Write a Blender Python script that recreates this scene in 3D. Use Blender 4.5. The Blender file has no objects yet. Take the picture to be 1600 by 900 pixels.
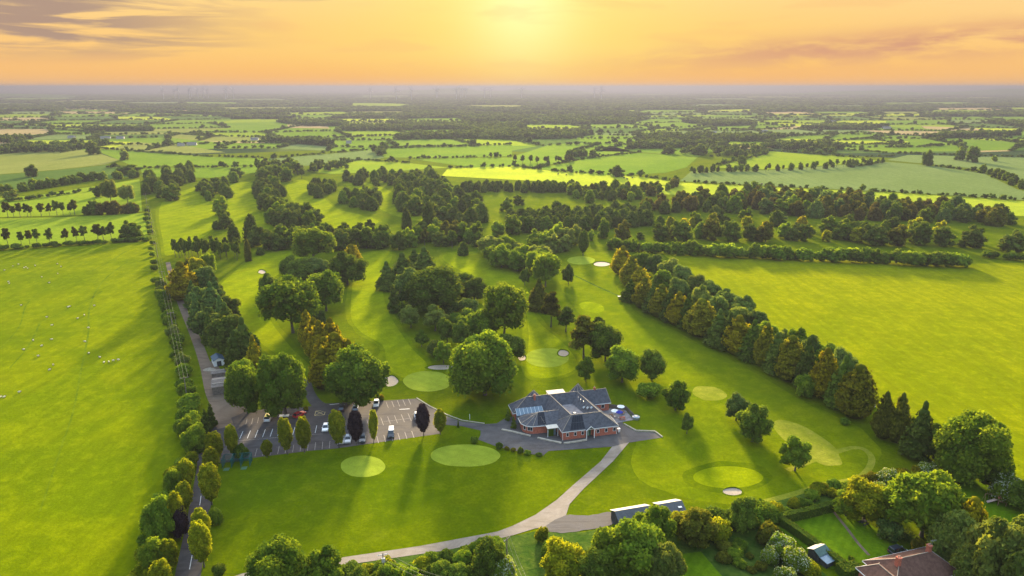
import bpy, bmesh, math, random
import numpy as np
from mathutils import Vector, Matrix
random.seed(7)
RS = np.random.RandomState(11)
R = math.radians
SC = bpy.context.scene
COL = SC.collection

# ------------------------------------------------------------------ camera
CAM_H = 100.0
FOC = 1067.0                       # focal length in photo pixels (24 mm)
PITCH = math.atan(314.0 / FOC)
CP, SP = math.cos(PITCH), math.sin(PITCH)
cam = bpy.data.cameras.new('camera'); cam.lens = 24.0; cam.sensor_width = 36.0
cam.clip_start = 1.0; cam.clip_end = 120000.0
camo = bpy.data.objects.new('camera', cam); COL.objects.link(camo)
camo.location = (0, 0, CAM_H); camo.rotation_euler = (R(90) - PITCH, 0, 0)
SC.camera = camo

# ------------------------------------------------------------------ light, sky, exposure
SUN_EL, SUN_AZ = 13.0, 0.8
EXPO = 2.76
sl = bpy.data.lights.new('sun', 'SUN'); sl.energy = 3.3; sl.angle = R(6.0); sl.color = (1.0, 0.80, 0.50)
so = bpy.data.objects.new('sun', sl); COL.objects.link(so)
so.rotation_euler = (-R(90 - SUN_EL), 0, -R(SUN_AZ))
so.location = (0, 400, 300)
SC.view_settings.view_transform = 'Standard'; SC.view_settings.look = 'None'
SC.view_settings.gamma = 1.0; SC.view_settings.use_curve_mapping = False
SC.view_settings.exposure = EXPO
SC.render.engine = 'CYCLES'
SC.cycles.use_denoising = True
SC.cycles.max_bounces = 6; SC.cycles.diffuse_bounces = 2; SC.cycles.glossy_bounces = 2
SC.cycles.transmission_bounces = 3; SC.cycles.volume_bounces = 0; SC.cycles.transparent_max_bounces = 6
SC.cycles.sample_clamp_indirect = 4.0


class NT:
    """little helper to write node trees"""
    def __init__(s, tree):
        s.t = tree; s.n = tree.nodes; s.l = tree.links
    def node(s, typ, **kw):
        n = s.n.new(typ)
        for k, v in kw.items(): setattr(n, k, v)
        return n
    def put(s, sock, v):
        if hasattr(v, 'is_output') or isinstance(v, bpy.types.NodeSocket): s.l.new(v, sock)
        else: sock.default_value = v
    def m(s, op, a, b=None, c=None, clamp=False):
        n = s.node('ShaderNodeMath', operation=op); n.use_clamp = clamp
        for i, v in enumerate((a, b, c)):
            if v is not None: s.put(n.inputs[i], v)
        return n.outputs[0]
    def mix(s, f, a, b, blend='MIX'):
        n = s.node('ShaderNodeMix', data_type='RGBA', blend_type=blend)
        s.put(n.inputs[0], f); s.put(n.inputs[6], a); s.put(n.inputs[7], b)
        return n.outputs[2]
    def sstep(s, x, lo, hi, a=0.0, b=1.0):
        n = s.node('ShaderNodeMapRange', interpolation_type='SMOOTHSTEP')
        s.put(n.inputs[0], x); n.inputs[1].default_value = lo; n.inputs[2].default_value = hi
        n.inputs[3].default_value = a; n.inputs[4].default_value = b
        return n.outputs[0]
    def noise(s, vec, scale, detail=4.0, rough=0.55, dist=0.0):
        n = s.node('ShaderNodeTexNoise'); s.put(n.inputs['Vector'], vec)
        n.inputs['Scale'].default_value = scale; n.inputs['Detail'].default_value = detail
        n.inputs['Roughness'].default_value = rough; n.inputs['Distortion'].default_value = dist
        return n.outputs[0]
    def mapv(s, vec, scale=(1, 1, 1), rot=(0, 0, 0), loc=(0, 0, 0)):
        n = s.node('ShaderNodeMapping'); s.put(n.inputs[0], vec)
        n.inputs[1].default_value = loc; n.inputs[2].default_value = rot; n.inputs[3].default_value = scale
        return n.outputs[0]
    def comb(s, x, y, z):
        n = s.node('ShaderNodeCombineXYZ')
        for i, v in enumerate((x, y, z)): s.put(n.inputs[i], v)
        return n.outputs[0]


def lin(r, g, b, k=1.0):
    f = lambda c: ((c / 255 + 0.055) / 1.055) ** 2.4 if c > 10 else c / 255 / 12.92
    return (f(r) * k, f(g) * k, f(b) * k, 1.0)

def build_world():
    w = bpy.data.worlds.new('World'); SC.world = w; w.use_nodes = True
    N = NT(w.node_tree); N.n.clear()
    out = N.node('ShaderNodeOutputWorld'); bg = N.node('ShaderNodeBackground')
    N.l.new(bg.outputs[0], out.inputs[0])
    tc = N.node('ShaderNodeTexCoord'); sep = N.node('ShaderNodeSeparateXYZ')
    N.l.new(tc.outputs['Generated'], sep.inputs[0])
    x, y, z = sep.outputs
    deg = 57.29578
    az = N.m('MULTIPLY', N.m('ARCTAN2', x, y), deg)
    el = N.m('MULTIPLY', N.m('ARCSINE', N.m('MINIMUM', N.m('MAXIMUM', z, -1.0), 1.0)), deg)
    aaz = N.m('ABSOLUTE', N.m('SUBTRACT', az, SUN_AZ))
    k = 1.06 / (2 ** EXPO)
    # sunset gradient by elevation
    low = N.mix(N.sstep(el, 0.0, 3.2), lin(252, 182, 90, k), lin(253, 205, 114, k))
    grad = N.mix(N.sstep(el, 3.0, 9.0), low, lin(253, 218, 148, k))
    grad = N.mix(N.sstep(el, 9.0, 28.0), grad, lin(224, 206, 186, k))
    # side of the frame is a little more peach, the glow under the sun yellow
    grad = N.mix(N.sstep(aaz, 12, 38, 0.0, 0.8), grad, N.mix(N.sstep(el, 0.0, 7.0), lin(251, 191, 110, k), lin(252, 212, 144, k)))
    de = N.m('SUBTRACT', el, 6.6)
    g1 = N.m('ADD', N.m('POWER', N.m('DIVIDE', aaz, 11.5), 2.0), N.m('POWER', N.m('DIVIDE', de, 5.6), 2.0))
    glow = N.m('EXPONENT', N.m('MULTIPLY', g1, -1.0))
    grad = N.mix(N.m('MULTIPLY', glow, 0.62), grad, lin(255, 238, 120, k * 1.05))
    g2 = N.m('ADD', N.m('POWER', N.m('DIVIDE', aaz, 4.0), 2.0), N.m('POWER', N.m('DIVIDE', de, 4.2), 2.0))
    grad = N.mix(N.m('EXPONENT', N.m('MULTIPLY', g2, -1.0)), grad, lin(255, 246, 165, k * 1.08))
    # behind the camera the low sky is duller
    grad = N.mix(N.sstep(aaz, 50, 150, 0.0, 0.85), grad, lin(196, 184, 188, k))
    # streaky clouds
    cv = N.comb(N.m('MULTIPLY', az, 0.055), N.m('MULTIPLY', el, 0.55), 0.3)
    n1 = N.noise(cv, 1.6, 6.0, 0.55, 0.5)
    cv2 = N.comb(N.m('MULTIPLY', az, 0.10), N.m('MULTIPLY', el, 0.42), 4.3)
    n2 = N.noise(cv2, 1.3, 7.0, 0.6, 0.3)
    # bank on the upper left
    ml = N.m('MULTIPLY', N.sstep(az, -15, -32), N.sstep(el, 1.2, 3.4))
    ml2 = N.m('MULTIPLY', N.sstep(az, -9, -16), N.sstep(el, 5.6, 6.6))
    mleft = N.m('MAXIMUM', ml, ml2)
    cl = N.m('MULTIPLY', N.sstep(n1, 0.42, 0.56), mleft, clamp=True)
    # broad bank on the right
    cen = N.m('ADD', N.m('MULTIPLY', az, 0.045), 1.55)
    mr = N.m('EXPONENT', N.m('MULTIPLY', N.m('POWER', N.m('DIVIDE', N.m('SUBTRACT', el, cen), 1.0), 2.0), -1.0))
    mr = N.m('MULTIPLY', mr, N.sstep(az, 2, 26))
    cr = N.m('MULTIPLY', N.m('MULTIPLY', N.sstep(n2, 0.38, 0.56), mr), 0.95, clamp=True)
    # thin veil streaks everywhere
    th = N.m('MULTIPLY', N.m('MULTIPLY', N.sstep(n1, 0.52, 0.66), N.sstep(el, 0.8, 2.2)), 0.22)
    grad = N.mix(th, grad, lin(240, 178, 118, k))
    grad = N.mix(N.m('MULTIPLY', cl, 0.85), grad, lin(160, 136, 128, k))
    grad = N.mix(cr, grad, lin(214, 156, 122, k))
    # real sky above
    sky = N.node('ShaderNodeTexSky', sky_type='NISHITA'); sky.sun_disc = False
    sky.sun_elevation = R(SUN_EL); sky.sun_rotation = R(SUN_AZ); sky.dust_density = 3.0; sky.air_density = 1.3
    skyc = N.node('ShaderNodeVectorMath', operation='SCALE'); N.l.new(sky.outputs[0], skyc.inputs[0]); skyc.inputs[3].default_value = 0.15
    colr = N.mix(N.sstep(el, 10.0, 36.0), grad, skyc.outputs[0])
    N.l.new(colr, bg.inputs[0]); bg.inputs[1].default_value = 1.0
build_world()

# ------------------------------------------------------------------ ground mapping (a photo pixel of the ground -> metres)
def G(px, py, z=0.0):
    u = (px - 800.0) / FOC; v = (py - 450.0) / FOC
    t = (CAM_H - z) / (SP + v * CP)
    return Vector((u * t, t * (CP - v * SP), z))
def top_height(px, pyb, pyt):
    y = G(px, pyb).y; v = (pyt - 450.0) / FOC
    return CAM_H - y * (v * CP + SP) / (CP - v * SP)
def metres(py, w):
    v = (py - 450.0) / FOC
    return w / FOC * CAM_H / (SP + v * CP)

# ------------------------------------------------------------------ materials
MATS = {}
def newmat(name):
    m = bpy.data.materials.new(name); m.use_nodes = True
    N = NT(m.node_tree); N.n.clear()
    out = N.node('ShaderNodeOutputMaterial'); MATS[name] = m
    return m, N, out
def simple(name, col, rough=0.7, spec=0.3, metal=0.0, var=0.0, vscale=2.0, bump=0.0, emit=None):
    m, N, out = newmat(name)
    b = N.node('ShaderNodeBsdfPrincipled'); N.l.new(b.outputs[0], out.inputs[0])
    b.inputs['Roughness'].default_value = rough; b.inputs['Metallic'].default_value = metal
    b.inputs['Specular IOR Level'].default_value = spec
    c = tuple(col) + (1.0,) if len(col) == 3 else col
    if var > 0:
        tc = N.node('ShaderNodeTexCoord')
        n = N.noise(tc.outputs['Object'], vscale, 6.0, 0.6)
        c2 = tuple(v * (1 - var) for v in c[:3]) + (1,); c3 = tuple(min(1, v * (1 + var)) for v in c[:3]) + (1,)
        N.l.new(N.mix(N.sstep(n, 0.3, 0.7), c2, c3), b.inputs[0])
        if bump > 0:
            bn = N.node('ShaderNodeBump'); bn.inputs[0].default_value = bump; bn.inputs[1].default_value = 0.05
            N.l.new(n, bn.inputs['Height']); N.l.new(bn.outputs[0], b.inputs['Normal'])
    else: b.inputs[0].default_value = c
    return m

def grass(name, c1, c2, scale=0.05, gloss=0.10, stripes=None, dry=None, dry_amt=0.5, fine=1.3, streak=None):
    m, N, out = newmat(name)
    geo = N.node('ShaderNodeNewGeometry'); P = geo.outputs['Position']
    a = N.noise(P, scale, 6.0, 0.6, 0.6); b = N.noise(P, scale * 0.23, 3.0, 0.5)
    f = N.noise(P, fine, 3.0, 0.7)
    k = N.m('ADD', N.m('MULTIPLY', a, 0.65), N.m('MULTIPLY', b, 0.35))
    col = N.mix(N.sstep(k, 0.38, 0.62), c1 + (1,), c2 + (1,))
    if dry:
        d = N.noise(N.mapv(P, loc=(31, 17, 5)), scale * 1.7, 5.0, 0.65)
        col = N.mix(N.sstep(d, 0.56, 0.78, 0, dry_amt), col, dry + (1,))
    if streak:     # drilled / grazed lines along one bearing
        q = N.noise(N.mapv(P, scale=(1.0, 0.07, 1.0), rot=(0, 0, R(streak))), 0.35, 4.0, 0.6)
        col = N.mix(N.sstep(q, 0.35, 0.68, 0.0, 0.35), col, tuple(v * 0.6 for v in c1) + (1,))
    if stripes:
        ang, wid, amt = stripes
        sx = N.node('ShaderNodeSeparateXYZ'); N.l.new(N.mapv(P, rot=(0, 0, R(ang))), sx.inputs[0])
        wob = N.m('MULTIPLY', N.noise(P, 0.02, 2.0), 3.0 * wid)
        s_ = N.m('SINE', N.m('MULTIPLY', N.m('ADD', sx.outputs[0], wob), math.pi / wid))
        col = N.mix(N.m('MULTIPLY', N.sstep(s_, -0.5, 0.5), amt), col, tuple(v * 1.45 for v in c2) + (1,))
    g = N.noise(N.mapv(P, loc=(7, 3, 1)), 0.28, 5.0, 0.68, 0.4)
    col = N.mix(N.sstep(g, 0.38, 0.66, 0.0, 0.32), col, tuple(v * 0.62 for v in c1) + (1,))
    col = N.mix(N.sstep(g, 0.50, 0.30, 0.0, 0.30), col, (c2[0] * 1.35, c2[1] * 1.25, c2[2] * 1.3, 1))
    col = N.mix(N.sstep(f, 0.3, 0.72, 0.0, 0.38), col, tuple(v * 0.55 for v in c1) + (1,))
    bmp = N.node('ShaderNodeBump'); bmp.inputs[0].default_value = 0.55; bmp.inputs[1].default_value = 0.25
    N.l.new(N.m('ADD', f, N.m('MULTIPLY', a, 1.5)), bmp.inputs['Height'])
    df = N.node('ShaderNodeBsdfDiffuse'); N.l.new(col, df.inputs[0]); N.l.new(bmp.outputs[0], df.inputs['Normal'])
    gl = N.node('ShaderNodeBsdfGlossy'); gl.inputs['Roughness'].default_value = 0.8
    N.l.new(N.mix(0.0, N.mix(1.0, col, (3.0, 3.0, 2.2, 1), 'MULTIPLY'), col), gl.inputs[0])
    N.l.new(bmp.outputs[0], gl.inputs['Normal'])
    mx = N.node('ShaderNodeMixShader'); mx.inputs[0].default_value = gloss * 0.5
    N.l.new(df.outputs[0], mx.inputs[1]); N.l.new(gl.outputs[0], mx.inputs[2]); N.l.new(mx.outputs[0], out.inputs[0])
    return m

def leaf(name, col, col2, trans=0.35, huevar=0.25):
    """foliage: per clump and per tree variation, light passes through the leaves"""
    m, N, out = newmat(name)
    at = N.node('ShaderNodeAttribute'); at.attribute_name = 'tone'
    oi = N.node('ShaderNodeObjectInfo')
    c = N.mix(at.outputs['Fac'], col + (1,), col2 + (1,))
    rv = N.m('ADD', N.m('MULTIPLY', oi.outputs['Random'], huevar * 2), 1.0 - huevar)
    sc = N.node('ShaderNodeVectorMath', operation='SCALE'); N.l.new(c, sc.inputs[0]); N.l.new(rv, sc.inputs[3])
    df = N.node('ShaderNodeBsdfDiffuse'); tr = N.node('ShaderNodeBsdfTranslucent')
    N.l.new(sc.outputs[0], df.inputs[0])
    tcl = N.node('ShaderNodeVectorMath', operation='MULTIPLY'); N.l.new(sc.outputs[0], tcl.inputs[0]); tcl.inputs[1].default_value = (1.5, 1.35, 0.5)
    N.l.new(tcl.outputs[0], tr.inputs[0])
    mx = N.node('ShaderNodeMixShader'); mx.inputs[0].default_value = trans
    N.l.new(df.outputs[0], mx.inputs[1]); N.l.new(tr.outputs[0], mx.inputs[2]); N.l.new(mx.outputs[0], out.inputs[0])
    return m

# grounds
M_rough = grass('rough_grass', (0.066, 0.098, 0.0008), (0.106, 0.128, 0.001), 0.06, 0.10, dry=(0.14, 0.15, 0.02), dry_amt=0.35)
M_fair = grass('fairway_grass', (0.116, 0.156, 0.0008), (0.170, 0.198, 0.001), 0.05, 0.12, stripes=(20, 5.0, 0.18))
M_semi = grass('first_cut_grass', (0.088, 0.124, 0.0008), (0.134, 0.158, 0.001), 0.055, 0.10)
M_lawn = grass('lawn_grass', (0.062, 0.098, 0.0004), (0.098, 0.125, 0.0005), 0.045, 0.08, dry=(0.14, 0.16, 0.01), dry_amt=0.4)
M_green = grass('putting_green_grass', (0.19, 0.240, 0.020), (0.22, 0.265, 0.024), 0.10, 0.08, stripes=(-60, 1.8, 0.15), fine=3.0)
M_apron = grass('green_apron_grass', (0.046, 0.080, 0.001), (0.068, 0.104, 0.0015), 0.10, 0.08)
M_tee = grass('tee_grass', (0.160, 0.182, 0.012), (0.205, 0.210, 0.022), 0.2, 0.08, dry=(0.24, 0.21, 0.04), dry_amt=0.6)
M_pasture = grass('pasture_grass', (0.096, 0.134, 0.0002), (0.160, 0.182, 0.0003), 0.035, 0.13, dry=(0.20, 0.205, 0.002), dry_amt=0.5, streak=12)
M_trail = grass('trodden_grass', (0.075, 0.115, 0.004), (0.12, 0.155, 0.004), 0.2, 0.1)
M_meadow = grass('meadow_grass', (0.134, 0.160, 0.0002), (0.198, 0.206, 0.0003), 0.03, 0.14, dry=(0.23, 0.225, 0.004), dry_amt=0.5, streak=62)
M_garden = grass('garden_grass', (0.080, 0.145, 0.003), (0.115, 0.180, 0.004), 0.25, 0.06, stripes=(35, 0.9, 0.2))
M_wild = grass('wild_grass', (0.040, 0.080, 0.010), (0.085, 0.120, 0.016), 0.35, 0.04, dry=(0.13, 0.13, 0.05), dry_amt=0.4)
FIELD = [grass('field_grass_a', (0.10, 0.165, 0.012), (0.14, 0.20, 0.016), 0.012, 0.10),
         grass('field_grass_b', (0.14, 0.20, 0.012), (0.19, 0.235, 0.014), 0.012, 0.12),
         grass('field_grass_c', (0.12, 0.165, 0.045), (0.15, 0.195, 0.06), 0.010, 0.08, streak=70),
         grass('field_grass_d', (0.155, 0.178, 0.035), (0.205, 0.215, 0.05), 0.012, 0.08, streak=75),
         grass('field_stubble', (0.26, 0.20, 0.09), (0.33, 0.26, 0.12), 0.012, 0.06),
         grass('field_rape', (0.22, 0.27, 0.02), (0.30, 0.33, 0.02), 0.012, 0.12),
         grass('field_dark', (0.06, 0.105, 0.018), (0.085, 0.13, 0.022), 0.012, 0.06)]
def sand_mat():
    m = simple('bunker_sand', (0.31, 0.25, 0.185), 0.9, 0.1, var=0.15, vscale=1.5, bump=0.4); return m
M_sand = sand_mat()
def asphalt(name, c, lt, gl=0.5):
    gl = 0.8
    m, N, out = newmat(name)
    geo = N.node('ShaderNodeNewGeometry'); P = geo.outputs['Position']
    a = N.noise(P, 0.22, 6.0, 0.6, 0.8); f = N.noise(P, 6.0, 3.0, 0.6)
    st = N.noise(N.mapv(P, scale=(0.12, 1.0, 1.0), rot=(0, 0, R(-14))), 0.7, 5.0, 0.65)
    col = N.mix(N.sstep(a, 0.33, 0.68), c + (1,), lt + (1,))
    col = N.mix(N.sstep(st, 0.50, 0.70, 0, 0.55), col, tuple(v * 0.5 for v in c) + (1,))
    col = N.mix(N.sstep(f, 0.35, 0.7, 0, 0.3), col, tuple(v * 0.6 for v in c) + (1,))
    b = N.node('ShaderNodeBsdfPrincipled'); N.l.new(col, b.inputs[0])
    N.l.new(N.sstep(a, 0.3, 0.7, gl, 0.95), b.inputs['Roughness']); b.inputs['Specular IOR Level'].default_value = 0.12
    N.l.new(b.outputs[0], out.inputs[0]); return m
M_asph = asphalt('car_park_asphalt', (0.060, 0.050, 0.047), (0.095, 0.081, 0.076), 0.55)
M_road = asphalt('drive_asphalt', (0.055, 0.048, 0.046), (0.085, 0.075, 0.071), 0.6)
M_apr = asphalt('apron_asphalt', (0.082, 0.072, 0.068), (0.120, 0.106, 0.100), 0.6)
M_track = asphalt('gravel_track', (0.19, 0.155, 0.122), (0.27, 0.225, 0.182), 0.85)
M_lane = asphalt('dirt_lane', (0.140, 0.096, 0.064), (0.195, 0.140, 0.098), 0.85)
M_paint = simple('road_paint', (0.62, 0.60, 0.58), 0.7, 0.2, var=0.25, vscale=1.5)
M_worn = simple('worn_road_paint', (0.27, 0.23, 0.20), 0.8, 0.2, var=0.3, vscale=1.5)
M_ypaint = simple('yellow_road_paint', (0.50, 0.38, 0.16), 0.7, 0.2, var=0.2)
M_kerb = simple('kerb_stone', (0.42, 0.36, 0.28), 0.8, 0.2, var=0.2, vscale=1.0)
M_paving = simple('paving', (0.20, 0.18, 0.18), 0.8, 0.2, var=0.25, vscale=0.9)
# foliage
L_dark = leaf('leaf_dark', (0.059, 0.0943, 0.0112), (0.1423, 0.1945, 0.0197), 0.30)
L_mid = leaf('leaf_mid', (0.0702, 0.1272, 0.0113), (0.164, 0.2298, 0.0171), 0.36)
L_light = leaf('leaf_light', (0.1037, 0.1726, 0.0134), (0.2074, 0.2723, 0.0201), 0.42)
L_yel = leaf('leaf_yellow_green', (0.125, 0.160, 0.006), (0.30, 0.30, 0.012), 0.45)
L_gold = leaf('leaf_gold', (0.125, 0.120, 0.005), (0.40, 0.335, 0.008), 0.42)
L_con = leaf('leaf_conifer', (0.0556, 0.0852, 0.0127), (0.1302, 0.1642, 0.0224), 0.22)
L_brown = leaf('leaf_bronze', (0.058, 0.068, 0.008), (0.145, 0.145, 0.014), 0.30)
L_grey = leaf('leaf_grey_green', (0.1037, 0.1489, 0.0251), (0.2178, 0.2542, 0.0461), 0.36)
L_purple = leaf('leaf_purple', (0.0243, 0.0162, 0.0216), (0.054, 0.0351, 0.0432), 0.20)
L_blue = leaf('leaf_blue_green', (0.0622, 0.109, 0.0234), (0.1556, 0.209, 0.0419), 0.30)
L_hedge = leaf('leaf_clipped_hedge', (0.0607, 0.1013, 0.0108), (0.1215, 0.1553, 0.0162), 0.30)
L_yhedge = leaf('leaf_clipped_golden_hedge', (0.1013, 0.1013, 0.0081), (0.2025, 0.1755, 0.0108), 0.35)
L_flower = leaf('blossom_white', (0.26, 0.29, 0.16), (0.46, 0.46, 0.32), 0.3, 0.1)
L_red = leaf('leaf_russet', (0.070, 0.066, 0.012), (0.140, 0.118, 0.024), 0.3)
L_olive = leaf('leaf_olive', (0.090, 0.105, 0.008), (0.28, 0.255, 0.014), 0.4)
L_far = leaf('leaf_far', (0.0469, 0.0828, 0.0132), (0.1132, 0.1584, 0.0227), 0.32, 0.4)
M_bark = simple('bark', (0.10, 0.085, 0.070), 0.9, 0.1, var=0.35, vscale=3.0)

# ------------------------------------------------------------------ mesh helpers
class MB:
    def __init__(s): s.v = []; s.f = []; s.mi = []; s.cur = 0
    def poly(s, pts):
        i = len(s.v); s.v += [tuple(p) for p in pts]; s.f.append(tuple(range(i, i + len(pts)))); s.mi.append(s.cur); return s
    def prism(s, pts, z0, z1):
        n = len(pts); i = len(s.v)
        s.v += [(p[0], p[1], z0) for p in pts] + [(p[0], p[1], z1) for p in pts]
        s.f.append(tuple(reversed(range(i, i + n)))); s.f.append(tuple(range(i + n, i + 2 * n))); s.mi += [s.cur] * 2
        for k in range(n):
            s.f.append((i + k, i + (k + 1) % n, i + n + (k + 1) % n, i + n + k)); s.mi.append(s.cur)
        return s
    def box(s, c, d, rz=0.0):
        x, y, z = c; a, b = d[0] / 2, d[1] / 2; cs, sn = math.cos(rz), math.sin(rz)
        return s.prism([(x + p * cs - q * sn, y + p * sn + q * cs) for p, q in ((-a, -b), (a, -b), (a, b), (-a, b))], z - d[2] / 2, z + d[2] / 2)
    def tube(s, p0, p1, r0, r1=None, n=8, caps=True):
        r1 = r0 if r1 is None else r1
        p0, p1 = Vector(p0), Vector(p1); d = (p1 - p0)
        if d.length < 1e-6: return s
        d.normalize(); a = d.orthogonal().normalized(); b = d.cross(a); i = len(s.v)
        for p, r in ((p0, r0), (p1, r1)):
            for k in range(n):
                t = 2 * math.pi * k / n; q = p + (a * math.cos(t) + b * math.sin(t)) * r; s.v.append(tuple(q))
        for k in range(n): s.f.append((i + k, i + (k + 1) % n, i + n + (k + 1) % n, i + n + k)); s.mi.append(s.cur)
        if caps:
            s.f.append(tuple(reversed(range(i, i + n)))); s.f.append(tuple(range(i + n, i + 2 * n))); s.mi += [s.cur] * 2
        return s
    def hexa(s, b, t):
        """solid from a bottom quad and a top quad"""
        i = len(s.v); s.v += [tuple(p) for p in b] + [tuple(p) for p in t]
        for f in ((3, 2, 1, 0), (4, 5, 6, 7), (0, 1, 5, 4), (1, 2, 6, 5), (2, 3, 7, 6), (3, 0, 4, 7)):
            s.f.append(tuple(i + k for k in f)); s.mi.append(s.cur)
        return s
    def mesh(s, name, mats):
        me = bpy.data.meshes.new(name); me.from_pydata(s.v, [], s.f)
        mats = mats if isinstance(mats, (list, tuple)) else [mats]
        for m in mats: me.materials.append(m)
        me.polygons.foreach_set('material_index', s.mi); me.update(); return me
    def build(s, name, mats, parent=None, loc=(0, 0, 0), rz=0.0):
        return obj(name, s.mesh(name, mats), parent, loc, rz)
def obj(name, me, parent=None, loc=(0, 0, 0), rz=0.0):
    o = bpy.data.objects.new(name, me); COL.objects.link(o)
    o.location = loc; o.rotation_euler = (0, 0, rz)
    if parent is not None: o.parent = parent
    return o
def tag(o, label=None, cat=None, group=None, kind=None):
    if label: o['label'] = label
    if cat: o['category'] = cat
    if group: o['group'] = group
    if kind: o['kind'] = kind
    return o
def thing(name, label, cat, loc=(0, 0, 0), rz=0.0, group=None):
    return tag(obj(name, None, None, loc, rz), label, cat, group)

def catmull(pts, n=6, closed=True):
    P = [Vector(p) for p in pts]; out = []; L = len(P)
    rng = range(L) if closed else range(L - 1)
    for i in rng:
        g = (lambda k: P[k % L]) if closed else (lambda k: P[min(max(k, 0), L - 1)])
        a, b, c, d = g(i - 1), g(i), g(i + 1), g(i + 2)
        for k in range(n):
            t = k / n
            out.append(0.5 * ((2 * b) + (c - a) * t + (2 * a - 5 * b + 4 * c - d) * t * t + (3 * b - a - 3 * c + d) * t ** 3))
    if not closed: out.append(P[-1])
    return out
def sheet(name, pts, z, mat, smooth=True, px=True, n=5, kind='structure', parent=None, wob=0.0):
    """a flat surface laid at height z from its outline"""
    W = [G(*p) for p in pts] if px else [Vector((p[0], p[1], 0)) for p in pts]
    if smooth: W = catmull(W, n)
    if wob:
        W = [w + Vector((random.uniform(-wob, wob), random.uniform(-wob, wob), 0)) for w in W]
    bm = bmesh.new(); vs = [bm.verts.new((w.x, w.y, z)) for w in W]
    f = bm.faces.new(vs); f.normal_update()
    if f.normal.z < 0: f.normal_flip()
    bmesh.ops.triangulate(bm, faces=[f], ngon_method='EAR_CLIP')
    me = bpy.data.meshes.new(name); bm.to_mesh(me); bm.free(); me.materials.append(mat)
    o = obj(name, me, parent)
    if kind: o['kind'] = kind
    return o
def ellipse_px(cx, cy, rx, ry, n=20, rot=0.0, wob=0.0):
    out = []
    for k in range(n):
        t = 2 * math.pi * k / n; r = 1 + random.uniform(-wob, wob)
        a, b = rx * r * math.cos(t), ry * r * math.sin(t)
        out.append((cx + a * math.cos(rot) - b * math.sin(rot), cy + a * math.sin(rot) + b * math.cos(rot)))
    return out
def ribbon(name, pts, width, z, mat, px=True, n=6, kind='structure', parent=None):
    W = catmull([G(*p) if px else Vector((p[0], p[1], 0)) for p in pts], n, False)
    m = MB(); prev = None
    for i, w in enumerate(W):
        d = (W[min(i + 1, len(W) - 1)] - W[max(i - 1, 0)]).normalized(); nrm = Vector((-d.y, d.x, 0))
        wd = width[0] + (width[1] - width[0]) * i / (len(W) - 1) if isinstance(width, tuple) else width
        a, b = w + nrm * wd / 2, w - nrm * wd / 2
        a.z = b.z = z
        if prev: m.poly([prev[1], b, a, prev[0]])
        prev = (a, b)
    o = m.build(name, mat, parent)
    if kind: o['kind'] = kind
    return o

# ------------------------------------------------------------------ ground sheet
def ground():
    m = MB(); radii = [0, 60, 120, 180, 240, 320, 420, 550, 720, 950, 1250, 1650, 2200, 3000, 4000, 5500, 7500, 10500, 15000, 22000, 32000, 45000]
    n = 72; cx, cy = 0, 250
    rings = []
    for r in radii[1:]:
        i = len(m.v); m.v += [(cx + r * math.cos(2 * math.pi * k / n), cy + r * math.sin(2 * math.pi * k / n), 0.0) for k in range(n)]; rings.append(i)
    m.v.append((cx, cy, 0)); c = len(m.v) - 1
    for k in range(n): m.f.append((c, rings[0] + k, rings[0] + (k + 1) % n)); m.mi.append(0)
    for q in range(len(rings) - 1):
        for k in range(n):
            m.f.append((rings[q] + k, rings[q + 1] + k, rings[q + 1] + (k + 1) % n, rings[q] + (k + 1) % n)); m.mi.append(0 if radii[q + 1] < 900 else 1)
    # far plain: fields and woods too small to tell apart
    mt, N, out = newmat('far_plain')
    geo = N.node('ShaderNodeNewGeometry'); P = geo.outputs['Position']
    vo = N.node('ShaderNodeTexVoronoi'); N.l.new(N.mapv(P, scale=(1, 1.6, 1)), vo.inputs['Vector']); vo.inputs['Scale'].default_value = 0.0028
    wn = N.noise(P, 0.0011, 4.0, 0.6)
    sp = N.node('ShaderNodeSeparateColor'); N.l.new(vo.outputs['Color'], sp.inputs[0])
    fc = N.mix(sp.outputs[0], (0.09, 0.13, 0.02, 1), (0.17, 0.19, 0.035, 1))
    col = N.mix(N.sstep(N.m('ADD', wn, N.m('MULTIPLY', sp.outputs[1], 0.25)), 0.50, 0.56), fc, (0.030, 0.050, 0.018, 1))
    d = N.node('ShaderNodeBsdfDiffuse'); N.l.new(col, d.inputs[0]); N.l.new(d.outputs[0], out.inputs[0])
    tag(m.build('ground', [M_rough, mt]), kind='structure')
ground()

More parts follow.
